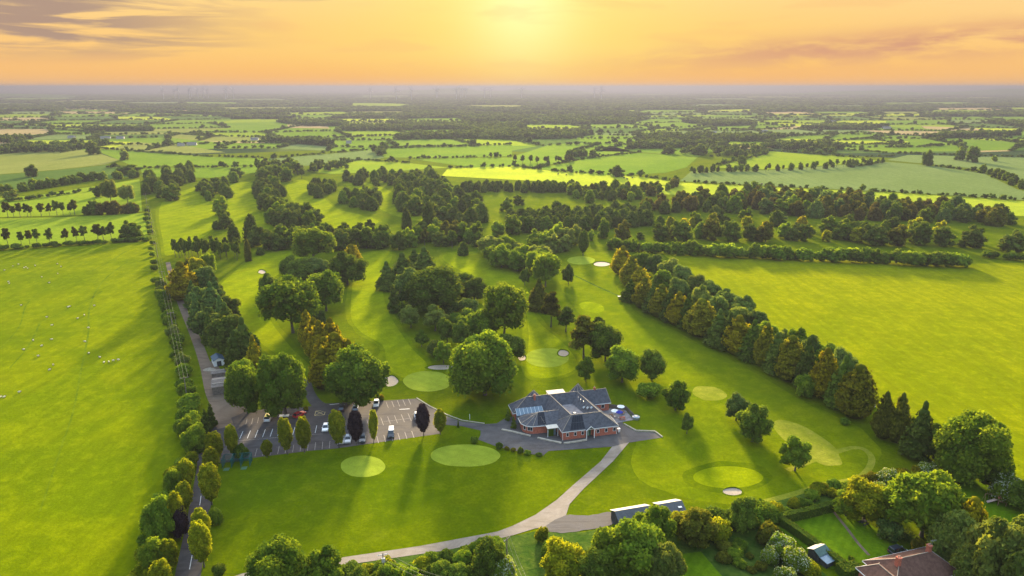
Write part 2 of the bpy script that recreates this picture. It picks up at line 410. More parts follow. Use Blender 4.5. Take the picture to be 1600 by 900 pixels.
# ------------------------------------------------------------------ fields, fairways, greens
sheet('pasture', [(-60, 397), (60, 389), (236, 375), (252, 440), (272, 520), (290, 610), (296, 690), (262, 800), (225, 925), (-150, 1000), (-300, 700), (-200, 480)], 0.03, M_pasture, False)
sheet('meadow', [(1035, 397), (1250, 405), (1530, 412), (1700, 408), (1900, 560), (1900, 800), (1620, 770), (1540, 740), (1400, 660), (1320, 600), (1200, 520), (1110, 450)], 0.03, M_meadow, False)
sheet('practice_lawn', [(338, 728), (392, 716), (480, 705), (560, 697), (640, 684), (690, 676), (705, 664), (730, 668), (752, 674), (747, 686), (776, 698), (831, 711), (856, 706), (952, 699), (938, 722), (896, 758), (836, 806), (777, 832), (657, 854), (540, 872), (380, 897), (332, 897), (330, 800)], 0.03, M_lawn, False)
for nm, pts in {'a': [(342, 448), (400, 402), (452, 392), (472, 410), (430, 432), (414, 480), (448, 535), (488, 575), (478, 580), (430, 552), (388, 520), (352, 480)],
                'b': [(562, 402), (612, 394), (598, 440), (606, 485), (640, 540), (668, 572), (640, 592), (606, 575), (598, 540), (560, 515), (548, 480)],
                'c': [(690, 402), (738, 394), (800, 424), (824, 452), (840, 500), (880, 536), (902, 572), (862, 590), (824, 580), (826, 520), (812, 465), (752, 440)],
                'd': [(896, 400), (950, 398), (962, 440), (985, 486), (1050, 520), (1150, 572), (1245, 628), (1335, 672), (1362, 716), (1310, 750), (1215, 776), (1090, 774), (1000, 735), (1010, 672), (1000, 610), (955, 540), (900, 475), (878, 432)],
                'e': [(252, 318), (300, 294), (338, 288), (342, 325), (330, 360), (268, 398), (255, 380)],
                'f': [(358, 292), (392, 286), (412, 330), (425, 352), (380, 372), (360, 340)],
                'g': [(448, 290), (478, 282), (520, 322), (560, 335), (592, 346), (560, 356), (500, 352), (462, 320)],
                'h': [(540, 288), (590, 290), (660, 330), (662, 345), (600, 330)]}.items():
    W = catmull([G(*p) for p in pts], 5); ar = sum(W[i - 1].x * W[i].y - W[i].x * W[i - 1].y for i in range(len(W))); sg = 1 if ar > 0 else -1; ring = []
    for i in range(len(W)):
        d = (W[(i + 1) % len(W)] - W[i - 1]).normalized(); ring.append(W[i] + Vector((d.y, -d.x, 0)) * sg * random.uniform(1.6, 2.8))
    zf = 0.034 if nm in 'abcd' else 0.06
    sheet('first_cut', [q[:2] for q in ring], zf - 0.014 + 0.001 * 'abcdefgh'.index(nm), M_semi, False, px=False)
    sheet('fairway', pts, zf, M_semi if nm == 'd' else M_fair, True)
sheet('rough', [(985, 395), (1600, 352), (1600, 372), (1530, 408), (1250, 400), (1040, 392)], 0.05, M_rough, False)
def green(cx, cy, rx, ry, apron=True, z=0.044, mat=None, rot=0.0):
    if apron: sheet('green_apron', ellipse_px(cx, cy, rx * 1.3, ry * 1.45, 18, rot, 0.05), z - 0.005, M_lawn)  # darker mown ring, its colour also stands for shading round the mound
    return sheet('putting_green', ellipse_px(cx, cy, rx, ry, 18, rot, 0.02), z, mat or M_green)
green(567, 729, 35, 17, False); green(727, 712, 55, 17.5, False)
green(1138, 746, 54, 17, True, mat=M_fair); green(668, 596, 38, 16, False); green(855, 559, 34, 15, False); green(908, 407, 22, 6.5, False)
for a in ((1108, 615, 27, 11, 0.15), (1262, 692, 62, 20, 0.55), (745, 424, 24, 4.5, 0.1), (575, 410, 26, 4, 0), (1000, 465, 40, 12, 0.45), (925, 480, 20, 8, 0.2)):
    sheet('tee', ellipse_px(a[0], a[1], a[2], a[3], 14, a[4], 0.05), 0.046, M_tee if a[0] in (1262, 1108) else M_fair)
def bunker(cx, cy, rx, ry, label):
    """sunken sand with a raised grass lip at the back"""
    t = thing('bunker', label, 'bunker', G(cx, cy))
    c = G(cx, cy); m = MB(); lip = MB(); n = 22
    E = [G(*p) - c for p in catmull([Vector((p[0], p[1], 0)) for p in ellipse_px(cx, cy, rx, ry, 9, 0, 0.13)], 3) for p in [(p[0], p[1])]]
    m.poly([(p.x, p.y, 0.055) for p in E]); ob = m.build('sand', M_sand, t)
    for i in range(len(E)):
        a, b = E[i], E[(i + 1) % len(E)]
        ha = 0.10 + 0.75 * max(0, a.y / (abs(E[0].y) + 4)); hb = 0.10 + 0.75 * max(0, b.y / (abs(E[0].y) + 4))
        ha, hb = min(ha, .38), min(hb, .38)
        lip.poly([(a.x, a.y, 0.05), (b.x, b.y, 0.05), (b.x * 1.04, b.y * 1.04, hb), (a.x * 1.04, a.y * 1.04, ha)])
        lip.poly([(a.x * 1.04, a.y * 1.04, ha), (b.x * 1.04, b.y * 1.04, hb), (b.x * 1.25, b.y * 1.3 , 0.045), (a.x * 1.25, a.y * 1.3, 0.045)])
    lip.build('grass_lip', M_lawn, t)
bunker(1144, 768, 16, 5.5, 'white sand bunker in front of the green nearest the gardens')
bunker(690, 574, 21, 3.6, 'long thin bunker behind the green left of the biggest round tree')
bunker(611, 596, 12, 8, 'tan sand bunker beside the large tree at the car park corner')
bunker(881, 552, 8, 5, 'small slanting bunker right of the striped green')
bunker(815, 559, 6, 4.5, 'small bunker peeping out right of the biggest round tree')
bunker(940, 413, 12, 3.6, 'pale bunker by the far green at the head of the hedge belt')
bunker(409, 425, 5.5, 3, 'tiny pale bunker on the left fairway')

# surfaces
sheet('car_park', [(318, 716), (320, 688), (322, 668), (345, 655), (372, 640), (400, 640), (480, 636), (505, 631), (560, 628), (620, 625), (650, 623), (672, 636), (697, 650), (696, 664), (687, 678), (630, 686), (525, 701), (480, 705), (392, 716), (345, 724)], 0.05, M_asph, False)
sheet('clubhouse_apron', [(694, 649), (721, 658.5), (757, 663), (776, 662), (792, 652), (815, 650), (900, 640), (972, 655), (974, 664), (994, 674.5), (1022, 675.5), (1034, 684), (982, 692), (958, 698), (857, 705), (849, 712), (831, 710), (776, 698), (747, 687), (751, 680), (751, 673), (721, 666), (694, 664)], 0.056, M_apr, False)
sheet('gravel_track', [(957, 698), (983, 691.5), (958, 721), (912, 764), (890, 788), (884, 806), (860, 824), (836, 826), (800, 837), (697, 860), (555, 881), (380, 903), (360, 903), (380, 896), (540, 871), (657, 853), (777, 831), (800, 822), (836, 805), (870, 781), (896, 757), (938, 721)], 0.062, M_track, False, wob=0.12)
sheet('service_yard', [(884, 806), (920, 806), (953, 801), (960, 818), (912, 829), (876, 833), (850, 825)], 0.068, M_apr, True, wob=0.15)
ribbon('entrance_drive', [(322, 705), (322, 730), (316, 770), (306, 830), (295, 890), (288, 930)], (4.6, 5.4), 0.054, M_road)
ribbon('lane', [(352, 668), (344, 640), (331, 612), (322, 575), (312, 545), (300, 515), (285, 480), (270, 440), (262, 410)], (4.8, 2.4), 0.058, M_lane)
sheet('lane_yard', [(320, 570), (335, 566), (350, 585), (372, 610), (385, 640), (345, 655), (333, 630), (322, 600)], 0.060, M_lane, True)
ribbon('cart_path', [(480, 592), (482, 606), (488, 622), (500, 634), (520, 640)], (2.0, 5.0), 0.064, M_road)
ribbon('cart_path', [(897, 430), (930, 446), (970, 464)], 1.3, 0.05, M_wild)
ribbon('mown_path', [(1230, 735), (1330, 700), (1362, 715), (1345, 745), (1290, 757), (1230, 775), (1170, 790)], 1.8, 0.05, M_tee)
for pts in ([(198, 392), (150, 420), (72, 452), (42, 475), (30, 510), (0, 545)], [(200, 408), (160, 440), (140, 480), (138, 520), (128, 570), (115, 640), (95, 700), (62, 800)],
            [(62, 505), (45, 540), (15, 575)], [(160, 455), (125, 475), (60, 505)]):
    ribbon('sheep_track', pts, (0.9, 0.5), 0.04, M_trail)

# markings: every bay line is a part of the car park
CPK = bpy.data.objects['car_park']
linemesh = MB().poly([(-0.07, -2.4, 0), (0.07, -2.4, 0), (0.07, 2.4, 0), (-0.07, 2.4, 0)])
LM = {'w': linemesh.mesh('bay_line', M_paint), 'o': linemesh.mesh('bay_line', M_worn)}
def bays(p0, p1, n, key, ln=4.8, rot=None):
    a, b = G(*p0), G(*p1); d = (b - a).normalized(); rz = math.atan2(d.y, d.x) if rot is None else rot
    for i in range(n):
        p = a.lerp(b, i / (n - 1)); o = obj('bay_line', LM[key], CPK, (p.x, p.y, 0.0565), rz); o.scale = (1, ln / 4.8, 1)
bays((377, 680), (505, 670), 12, 'w'); bays((515, 669), (560, 664), 5, 'w'); bays((575, 662), (640, 652), 7, 'o', 5.4)
bays((400, 707), (515, 695), 11, 'o', 4.4); bays((590, 687), (645, 679), 6, 'o', 4.4); bays((605, 633), (640, 628), 5, 'o', 4.6); bays((385, 659), (412, 656), 4, 'o', 4.0)
for p0, p1 in (((372, 689), (505, 678)), ((600, 659), (640, 654))):
    a, b = G(*p0), G(*p1); c = (a + b) / 2
    tag(MB().box((0, 0, 0), ((b - a).length, 0.12, 0.004)).build('bay_line', M_worn, CPK, (c.x, c.y, 0.0565), math.atan2(b.y - a.y, b.x - a.x)))
for p0, p1, mt in (((624, 640), (640, 639), M_paint), ((511, 633), (530, 631), M_paint)):
    a, b = G(*p0), G(*p1); c = (a + b) / 2
    MB().box((0, 0, 0), ((b - a).length, 0.3, 0.004)).build('direction_arrow', mt, CPK, (c.x, c.y, 0.058), math.atan2(b.y - a.y, b.x - a.x))
c = G(500, 645.5); m = MB()
for a, b in (((-1.5, -1.6), (1.5, -1.6)), ((1.5, -1.6), (1.5, 1.6)), ((1.5, 1.6), (-1.5, 1.6)), ((-1.5, 1.6), (-1.5, -1.6)), ((-1.5, -1.6), (1.5, 1.6)), ((-1.5, 1.6), (1.5, -1.6))):
    d = Vector((b[0] - a[0], b[1] - a[1], 0)); m.box(((a[0] + b[0]) / 2, (a[1] + b[1]) / 2, 0), (d.length, 0.16, 0.004), math.atan2(d.y, d.x))
m.build('hatched_box', M_ypaint, CPK, (c.x, c.y, 0.0585), 0.15)
DRV = bpy.data.objects['entrance_drive']
for p0, p1 in (((314, 775), (312, 790)), ((310, 800), (306, 822)), ((305, 830), (301, 858)), ((300, 868), (296, 890))):
    a, b = G(*p0), G(*p1); c = (a + b) / 2
    MB().box((0, 0, 0), ((b - a).length, 0.13, 0.004)).build('centre_line', M_paint, DRV, (c.x, c.y, 0.060), math.atan2(b.y - a.y, b.x - a.x))
def kerb(pts, w=0.3, h=0.13, label=None):
    W = [G(*p) for p in pts]
    t = thing('kerb', label, 'kerb', W[0])
    for a, b in zip(W, W[1:]):
        L = (b - a).length; n = max(1, int(L / 1.6)); rz = math.atan2(b.y - a.y, b.x - a.x)
        for i in range(n):
            p = a.lerp(b, (i + 0.5) / n) - W[0]
            MB().box((0, 0, h / 2 + 0.02), (L / n - 0.03, w, h + 0.04)).build('kerb_stone', M_kerb, t, p, rz)
kerb([(784, 672), (800, 675), (829, 682)], 0.55, 0.35, 'low stone kerb by the round front bay of the clubhouse')
kerb([(840, 685), (862, 690), (877, 693)], 0.55, 0.35, 'low stone kerb left of the clubhouse front corner')
kerb([(881, 693.5), (900, 691), (917, 688)], 0.55, 0.35, 'low stone kerb under the three small front windows')
kerb([(651, 622), (672, 635), (699, 648.5), (722, 657), (757, 661.8)], 0.25, 0.12, 'dark kerb between the car park and the mown slope')
kerb([(975, 663), (994, 673.5), (1023, 674.5), (1035, 683.5)], 0.3, 0.3, 'low edging of the turning area right of the clubhouse')

# fields that can be told apart beyond the course
FZ = 0.12
def field(pts, k, z=FZ): return sheet('field', pts, z, FIELD[k], False)
field([(-30, 342), (110, 339), (224, 333), (232, 372), (0, 388), (-60, 390)], 1)
field([(-30, 312), (60, 305), (218, 280), (222, 331), (100, 337), (-30, 340)], 1)
field([(-60, 243), (40, 237), (112, 231), (150, 238), (186, 250), (165, 257), (80, 266), (-60, 277)], 3)
field([(-60, 228), (60, 226), (110, 230), (40, 237), (-60, 242)], 3, 0.16)
field([(-60, 278), (80, 267), (166, 258), (215, 262), (220, 274), (60, 292), (-60, 302)], 6)
field([(40, 219.5), (130, 219), (206, 222), (170, 234), (110, 230), (60, 225)], 5, 0.2)
field([(207, 222), (280, 226), (352, 238), (300, 240), (172, 234)], 3, 0.18)
field([(150, 236), (200, 236), (330, 245), (420, 248), (420, 258), (210, 261), (186, 250)], 0)
field([(220, 263), (420, 259), (400, 270), (330, 278), (222, 276)], 0, 0.14)
field([(490, 258), (560, 250), (640, 255), (700, 262), (640, 266), (520, 272), (480, 268)], 1, 0.16)
field([(420, 248), (590, 234), (600, 247), (520, 256), (440, 262)], 2, 0.14)
field([(590, 232), (690, 229), (800, 226), (800, 244), (690, 247), (600, 246)], 0, 0.18)
field([(700, 263), (800, 260), (870, 268), (1000, 276), (1060, 285), (980, 300), (860, 284), (690, 275)], 5, 0.14)
field([(640, 248), (800, 246), (840, 258), (740, 262)], 0, 0.16)
field([(835, 264), (950, 242), (1000, 239), (1090, 246), (1072, 262), (1040, 270), (960, 275)], 0, 0.16)
field([(930, 236), (1000, 221), (1140, 228), (1090, 245), (1000, 238)], 0, 0.2)
field([(800, 245), (860, 226), (930, 222), (990, 237), (900, 250), (830, 262)], 0, 0.2)
field([(1062, 283), (1080, 268), (1200, 266), (1385, 253), (1450, 258), (1535, 270), (1590, 296), (1680, 318), (1400, 300), (1200, 291)], 2)
field([(1058, 285), (1200, 292.5), (1400, 301.5), (1680, 320), (1680, 340), (1500, 335), (1300, 318), (1100, 306), (990, 302)], 5, 0.13)
field([(1120, 262), (1200, 236), (1330, 246), (1380, 252), (1200, 265)], 1, 0.16)
field([(1200, 215), (1345, 207), (1480, 216), (1600, 222), (1600, 234), (1400, 238), (1290, 231), (1210, 226)], 0, 0.22)
field([(1205, 216), (1300, 219), (1420, 221), (1410, 226), (1230, 225)], 5, 0.26)
field([(1385, 250), (1420, 242), (1600, 246), (1680, 252), (1680, 300), (1600, 292), (1540, 265)], 2, 0.14)
field([(1035, 195), (1100, 191), (1210, 192), (1240, 198), (1150, 205), (1030, 201)], 0, 0.3)
field([(1110, 167), (1210, 166), (1215, 173), (1130, 174)], 5, 0.6)
field([(1205, 178), (1330, 177), (1450, 178.5), (1450, 180.5), (1215, 181)], 5, 0.6)
field([(1440, 197), (1520, 200), (1570, 207), (1500, 206), (1445, 201)], 4, 0.3)
field([(448, 195), (510, 194), (515, 201), (452, 200)], 4, 0.4); field([(545, 195), (580, 194), (580, 199), (548, 200)], 4, 0.4)

def farmland():
    """patchwork beyond the hand-laid fields; woods and hedges follow its cells"""
    ys = [1130]
    while ys[-1] < 9500: ys.append(ys[-1] * (1.10 if ys[-1] < 3500 else 1.16))
    grid = []; nx = 26
    for j, y in enumerate(ys):
        row = []
        for i in range(nx + 1):
            x = (i / nx - 0.5) * 2.3 * (y + 150) * 0.9
            w = y / nx * 0.8
            row.append(Vector((x + random.uniform(-.38, .38) * w + (j % 2) * w, y * (1 + random.uniform(-.028, .028)) + 0.03 * y * math.sin(i * .9 + j), 0.07 + y * 0.00004)))
        grid.append(row)
    m = MB(); woods = []; edges = []
    rs = np.random.RandomState(5)
    for j in range(len(ys) - 1):
        for i in range(nx):
            q = [grid[j][i], grid[j][i + 1], grid[j + 1][i + 1], grid[j + 1][i]]
            c = sum(q, Vector()) / 4; az = c.x / c.y
            pw = 0.16 + 0.32 * math.exp(-(az / 0.22) ** 2) * min(1, (c.y - 900) / 800) + 0.50 * min(1, max(0, (c.y - 2100) / 3000))
            if c.y < 1350: pw = 0.12
            if az > .25 and c.y < 2600: pw *= .55
            wood = rs.rand() < pw
            k = int(rs.choice([0, 0, 1, 2, 3, 4, 5, 6], p=[.2, .16, .16, .15, .1, .05, .08, .1]))
            m.cur = 6 if wood else k
            m.poly(q)
            if wood: woods.append(q)
            edges.append((q[0], q[1])); edges.append((q[0], q[3]))
    tag(m.build('farmland', FIELD), kind='structure')
    return woods, edges
WOODS, EDGES = farmland()
def hills():
    for k, (x0, x1, y0, hh, sd) in enumerate(((-7800, -4300, 7600, 128, 1), (-2200, 1400, 11500, 112, 2), (3600, 9800, 9500, 118, 3))):
        m = MB(); n = 70; rs = random.Random(sd); ph = [rs.uniform(0, 6) for _ in range(6)]; rows = []
        for j, (dy, f) in enumerate(((-900, 0), (-450, .45), (0, 1), (600, .6), (1300, 0))):
            i0 = len(m.v); rows.append(i0)
            for i in range(n + 1):
                t = i / n; e = math.sin(math.pi * t) ** 0.7
                if k == 0: e = (1 - t) ** 1.1 * min(1, 8 * t + .3)
                hgt = hh * e * (0.62 + .22 * math.sin(t * 9 + ph[0]) + .12 * math.sin(t * 23 + ph[1]) + .06 * math.sin(t * 51 + ph[2]))
                m.v.append((x0 + (x1 - x0) * t, y0 + dy, min(116, max(0, hgt * f)) - (5 if f == 0 else 0)))
        for j in range(4):
            for i in range(n): m.f.append((rows[j] + i, rows[j] + i + 1, rows[j + 1] + i + 1, rows[j + 1] + i)); m.mi.append(0)
        tag(m.build('hills', FIELD[6]), kind='structure')
hills()
#==TREES==
# ------------------------------------------------------------------ tree meshes
def cube_sphere(n=4):
    vs = {}; V = []; Fq = []
    def vid(p):
        k = tuple(round(a, 5) for a in p)
        if k not in vs: vs[k] = len(V); q = np.array(p, float); V.append(q / np.linalg.norm(q))
        return vs[k]
    for ax in range(3):
        for sg in (-1, 1):
            for i in range(n):
                for j in range(n):
                    q = []
                    for a, b in ((i, j), (i + 1, j), (i + 1, j + 1), (i, j + 1)):
                        p = [0, 0, 0]; p[ax] = sg; p[(ax + 1) % 3] = (a / n * 2 - 1) * sg; p[(ax + 2) % 3] = b / n * 2 - 1; q.append(vid(p))
                    Fq.append(q)
    return np.array(V), np.array(Fq)
CSV, CSF = cube_sphere(4)
CSV3, CSF3 = cube_sphere(2)

def quad_mesh(name, V, Fq, tone, mi=None, mats=()):
    me = bpy.data.meshes.new(name); nv, nf = len(V), len(Fq)
    me.vertices.add(nv); me.vertices.foreach_set('co', np.asarray(V, np.float32).ravel())
    me.loops.add(nf * 4); me.loops.foreach_set('vertex_index', np.asarray(Fq, np.int32).ravel())
    me.polygons.add(nf); me.polygons.foreach_set('loop_start', np.arange(0, nf * 4, 4, dtype=np.int32))
    for m in mats: me.materials.append(m)
    if mi is not None: me.polygons.foreach_set('material_index', np.asarray(mi, np.int32))
    a = me.attributes.new('tone', 'FLOAT', 'FACE'); a.data.foreach_set('value', np.asarray(tone, np.float32))
    me.update(calc_edges=True); return me

def unit(a): return a / np.maximum(np.linalg.norm(a, axis=1, keepdims=True), 1e-9)
def cards(C, Nn, size, aspect, rs, jit=0.6, up=None):
    n = len(C); Nn = unit(Nn + rs.normal(0, jit, (n, 3)))
    T = rs.normal(0, 1, (n, 3)) if up is None else up + rs.normal(0, .25, (n, 3))
    T = unit(T - (T * Nn).sum(1, keepdims=True) * Nn); B = np.cross(Nn, T)
    s = (size * rs.uniform(.6, 1.35, n))[:, None]
    a, b = T * s * aspect, B * s
    bend = Nn * s * .25
    V = np.stack([C - a - bend, C - b * .9 + bend * .3, C + a - bend, C + b * .9 + bend * .3], 1).reshape(-1, 3)
    return V, np.arange(4 * n).reshape(n, 4)

def leafy(name, lobes, n, size, seed, mat, jit=0.75, shell=0.18, aspect=1.0, core=0.70, flat_base=None, lod=False):
    """crown from lobes (centre, radii): leaf clumps through the outer shell of each lobe, over a dark uneven heart"""
    rs = np.random.RandomState(seed); LC = np.array([l[0] for l in lobes], float); LR = np.array([l[1] for l in lobes], float)
    wgt = (LR[:, 0] * LR[:, 2]); wgt = wgt / wgt.sum(); idx = rs.choice(len(lobes), int(n * 1.9), p=wgt)
    d = unit(rs.normal(0, 1, (len(idx), 3))); d[:, 2] = np.where(d[:, 2] < -.55, -d[:, 2], d[:, 2])
    rr = 1 - np.abs(rs.normal(0, shell, len(idx))) + np.abs(rs.normal(0, .07, len(idx))) * (rs.rand(len(idx)) < .4); C = LC[idx] + d * LR[idx] * rr[:, None]
    keep = np.ones(len(C), bool)
    for k in range(len(lobes)):
        q = (((C - LC[k]) / LR[k]) ** 2).sum(1); keep &= ~((q < .45) & (idx != k))
    if flat_base is not None: keep &= C[:, 2] > flat_base
    C, d, idx = C[keep][:n], d[keep][:n], idx[keep][:n]
    tl = rs.uniform(.0, .9, len(lobes)); tone = np.clip(tl[idx] + rs.normal(0, .22, len(idx)), 0, 1)
    V, Fq = cards(C, d, size, aspect, rs, jit)
    cv, cf = (CSV3, CSF3) if lod else (CSV, CSF)
    Vs, Fs, Ts = [V], [Fq], [tone]; off = len(V)
    if core:
        for k in range(len(lobes)):
            w = cv * LR[k] * core * (1 + rs.normal(0, .05, (len(cv), 1))) + LC[k]
            if flat_base is not None: w[:, 2] = np.maximum(w[:, 2], flat_base)
            Vs.append(w); Fs.append(cf + off); Ts.append(np.full(len(cf), .30)); off += len(w)
    return quad_mesh(name, np.concatenate(Vs), np.concatenate(Fs), np.concatenate(Ts), None, [mat])

def crown_broad(h, w, z0, seed, nl=22, squash=1.0, rough=.30):
    rs = np.random.RandomState(seed); zc = (z0 + h) / 2; rz = (h - z0) / 2
    L = [((0, 0, zc), (w / 2 * .72, w / 2 * .72, rz * .80))]
    for i in range(nl):
        t = 2.399963 * i + rs.uniform(-.3, .3); u = 1 - 1.75 * (i + .5) / nl
        s = math.sqrt(max(0, 1 - u * u)); r = rs.uniform(.24, .24 + rough * .6) * w / 2 * 1.2
        k = rs.uniform(.55, .95)
        L.append(((math.cos(t) * s * w / 2 * k, math.sin(t) * s * w / 2 * k, zc + u * rz * k * squash), (r, r, r * rs.uniform(.75, 1.0))))
    # stretch so that the crown fills its height and width exactly
    A = np.array([l[0] for l in L], float); B = np.array([l[1] for l in L], float)
    fx = (w / 2) / np.percentile(np.hypot(A[:, 0], A[:, 1]) + B[:, 0], 88); zt, zb = (A[:, 2] + B[:, 2]).max(), (A[:, 2] - B[:, 2]).min(); fz = (h - z0) / (zt - zb)
    return [((a[0] * fx, a[1] * fx, z0 + (a[2] - zb) * fz), (b[0] * fx, b[1] * fx, b[2] * fz)) for a, b in L]
def crown_column(h, w, z0, seed, prof, nl=26, lump=.42):
    rs = np.random.RandomState(seed); L = []
    for i in range(7):
        t = (i + .5) / 7; z = z0 + (h - z0) * t; r = max(.12, prof(t)) * w / 2
        L.append(((0, 0, z), (r * .72, r * .72, (h - z0) / 9)))
    for i in range(nl):
        t = (i + .5) / nl; z = z0 + (h - z0) * t; a = 2.399963 * i; r = max(.10, prof(t)) * w / 2; q = r * lump * rs.uniform(.8, 1.25) + .12
        L.append(((math.cos(a) * r * .66, math.sin(a) * r * .66, z), (q, q, q * rs.uniform(1.2, 2.0))))
    return L

def conifer(name, h, w, z0, n, size, seed, mat, power=.8, droop=-.25, plume=False):
    """spruce / cypress: sprays set on whorled branches, ragged outline"""
    rs = np.random.RandomState(seed); nb = 240 if plume else 130
    zb = z0 + (h - z0) * (1 - np.sqrt(rs.uniform(0.0, 1, nb))) ** .85; tt = (zb - z0) / (h - z0)
    rb = (w / 2) * np.clip((1 - tt), 0, 1) ** power * rs.uniform(.70, 1.12, nb) * np.where(tt < .12, .6 + 3.3 * tt, 1)
    ab = rs.uniform(0, 2 * np.pi, nb) ; bi = rs.choice(nb, n, p=(rb + .15) / (rb + .15).sum()); u = np.sqrt(rs.uniform(.10, 1.0, n))
    a = ab[bi] + rs.normal(0, .17, n) / np.maximum(u, .3); r = rb[bi] * u
    slope = (.75 if plume else droop)
    z = zb[bi] + slope * r * (.5 if plume else 1) + rs.normal(0, .018 * h, n)
    z = np.clip(z, z0 * .8, h * (1.0))
    C = np.stack([np.cos(a) * r, np.sin(a) * r, z], 1); out = np.stack([np.cos(a), np.sin(a), np.full(n, .45)], 1)
    up = np.stack([np.cos(a) * .6, np.sin(a) * .6, np.full(n, 1.2 if plume else -.3)], 1)
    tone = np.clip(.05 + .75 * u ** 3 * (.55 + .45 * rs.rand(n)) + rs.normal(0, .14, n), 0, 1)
    V, Fq = cards(C, out, size, 1.5, rs, .5, up)
    Vs, Fs, Ts = [V], [Fq], [tone]; off = len(V)
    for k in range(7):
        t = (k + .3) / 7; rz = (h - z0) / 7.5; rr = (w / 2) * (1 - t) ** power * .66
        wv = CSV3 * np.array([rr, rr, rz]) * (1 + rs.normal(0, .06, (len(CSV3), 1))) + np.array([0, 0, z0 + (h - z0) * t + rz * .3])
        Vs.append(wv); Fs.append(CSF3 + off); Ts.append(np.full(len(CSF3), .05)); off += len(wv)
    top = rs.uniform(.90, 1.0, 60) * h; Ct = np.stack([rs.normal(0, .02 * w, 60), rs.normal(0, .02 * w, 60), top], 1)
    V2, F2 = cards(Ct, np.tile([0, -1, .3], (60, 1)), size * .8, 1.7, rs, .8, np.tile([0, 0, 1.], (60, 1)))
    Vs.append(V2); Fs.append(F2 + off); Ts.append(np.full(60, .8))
    return quad_mesh(name, np.concatenate(Vs), np.concatenate(Fs), np.concatenate(Ts), None, [mat])

def trunk(name, h, r, seed, limbs=5, spread=.25, zl=.35, n=8):
    rs = random.Random(seed); m = MB(); p = Vector((0, 0, -.15)); pr = r * 1.35; steps = 5
    for k in range(steps):
        q = Vector((rs.uniform(-.3, .3) * r, rs.uniform(-.3, .3) * r, h * (k + 1) / steps)); qr = r * (1 - .75 * (k + 1) / steps)
        m.tube(p, q, pr, qr, n, False); p, pr = q, qr
    for k in range(limbs):
        a = 2.4 * k + rs.uniform(-.4, .4); z = h * rs.uniform(zl, zl + .35); e = Vector((math.cos(a) * h * spread, math.sin(a) * h * spread, z + h * .22))
        m.tube((0, 0, z), e, r * .38, r * .10, 5, False)
    return m.mesh(name, M_bark)

KIND = {}
def reg(kind, name, cat, h, w, mat, variants): KIND[kind] = dict(name=name, cat=cat, h=h, w=w, mat=mat, var=variants)
reg('oak', 'broadleaf_tree', 'tree', 18, 18, L_mid, [(trunk('trunk', 11, .42, i), leafy('crown', crown_broad(18, 18, .2, i, 30), 7000, .36, i, L_mid)) for i in (1, 2, 3)])
reg('round', 'broadleaf_tree', 'tree', 10, 9, L_mid, [(trunk('trunk', 6.5, .24, 10 + i), leafy('crown', crown_broad(10, 9, .5, 10 + i, 20), 3600, .25, 10 + i, L_mid)) for i in (1, 2, 3)])
reg('airy', 'broadleaf_tree', 'tree', 16, 13, L_light, [(trunk('trunk', 12, .30, 20 + i, 9, .30, .25), leafy('crown', crown_broad(16, 13, 2.6, 20 + i, 34, 1.0, .16), 5200, .30, 20 + i, L_light, .8, .34, 1.0, .52)) for i in (1, 2)])
reg('ball', 'broadleaf_tree', 'tree', 7, 6, L_mid, [(trunk('trunk', 4.5, .16, 30 + i), leafy('crown', crown_broad(7, 6, .8, 30 + i, 14, 1, .18), 2600, .19, 30 + i, L_mid, .5, .12)) for i in (1, 2)])
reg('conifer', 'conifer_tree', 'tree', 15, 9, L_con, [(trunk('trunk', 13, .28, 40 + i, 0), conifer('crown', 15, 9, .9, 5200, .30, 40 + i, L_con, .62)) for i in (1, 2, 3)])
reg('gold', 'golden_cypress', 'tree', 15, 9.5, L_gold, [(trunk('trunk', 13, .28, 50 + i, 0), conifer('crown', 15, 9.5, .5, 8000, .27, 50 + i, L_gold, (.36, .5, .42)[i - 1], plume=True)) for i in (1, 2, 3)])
reg('pine', 'pine_tree', 'tree', 14, 8, L_con, [(trunk('trunk', 12, .24, 60 + i, 7, .22, .5), leafy('crown', [((x, y, z), (r, r, r * .62)) for x, y, z, r in [(math.cos(2.4 * k) * 2.2 * (1 - k / 18), math.sin(2.4 * k) * 2.2 * (1 - k / 18), 5.2 + k * .62, 1.9 - .05 * k) for k in range(14)]], 3400, .30, 60 + i, L_con, .8, .24, 1.3, .6)) for i in (1, 2)])
reg('horn', 'hornbeam_tree', 'tree', 11.4, 5.3, L_yel, [(trunk('trunk', 6, .17, 70 + i, 4, .12, .2), leafy('crown', crown_column(11, 4.6, 1.7, 70 + i, lambda t: math.sin(math.pi * (t * .78 + .08)) ** .9, 34, .48), 3600, .20, 70 + i, L_yel, .55, .14)) for i in (1, 2, 3)])
reg('slim', 'columnar_cypress', 'tree', 6, 2.2, L_con, [(trunk('trunk', 4, .1, 80, 0), leafy('crown', crown_column(6, 2.2, .15, 80, lambda t: 1.0 - .92 * t, 20, .3), 1800, .13, 80, L_con, .5, .1))])
reg('willow', 'willow_tree', 'tree', 14, 17, L_grey, [(trunk('trunk', 9, .4, 90 + i, 8, .3, .2), leafy('crown', crown_broad(14, 17, .8, 90 + i, 40, 1.0, .10), 7600, .30, 90 + i, L_grey, .65, .20, 1.9)) for i in (1, 2)])
def shrub_lobes(h, w, s, n=9):
    rs = np.random.RandomState(s); return [((0, 0, h * .42), (w * .36, w * .36, h * .46))] + [((math.cos(2.4 * k) * w * .27, math.sin(2.4 * k) * w * .27, h * rs.uniform(.25, .62)), (w * rs.uniform(.15, .25),) * 2 + (h * rs.uniform(.25, .36),)) for k in range(n)]
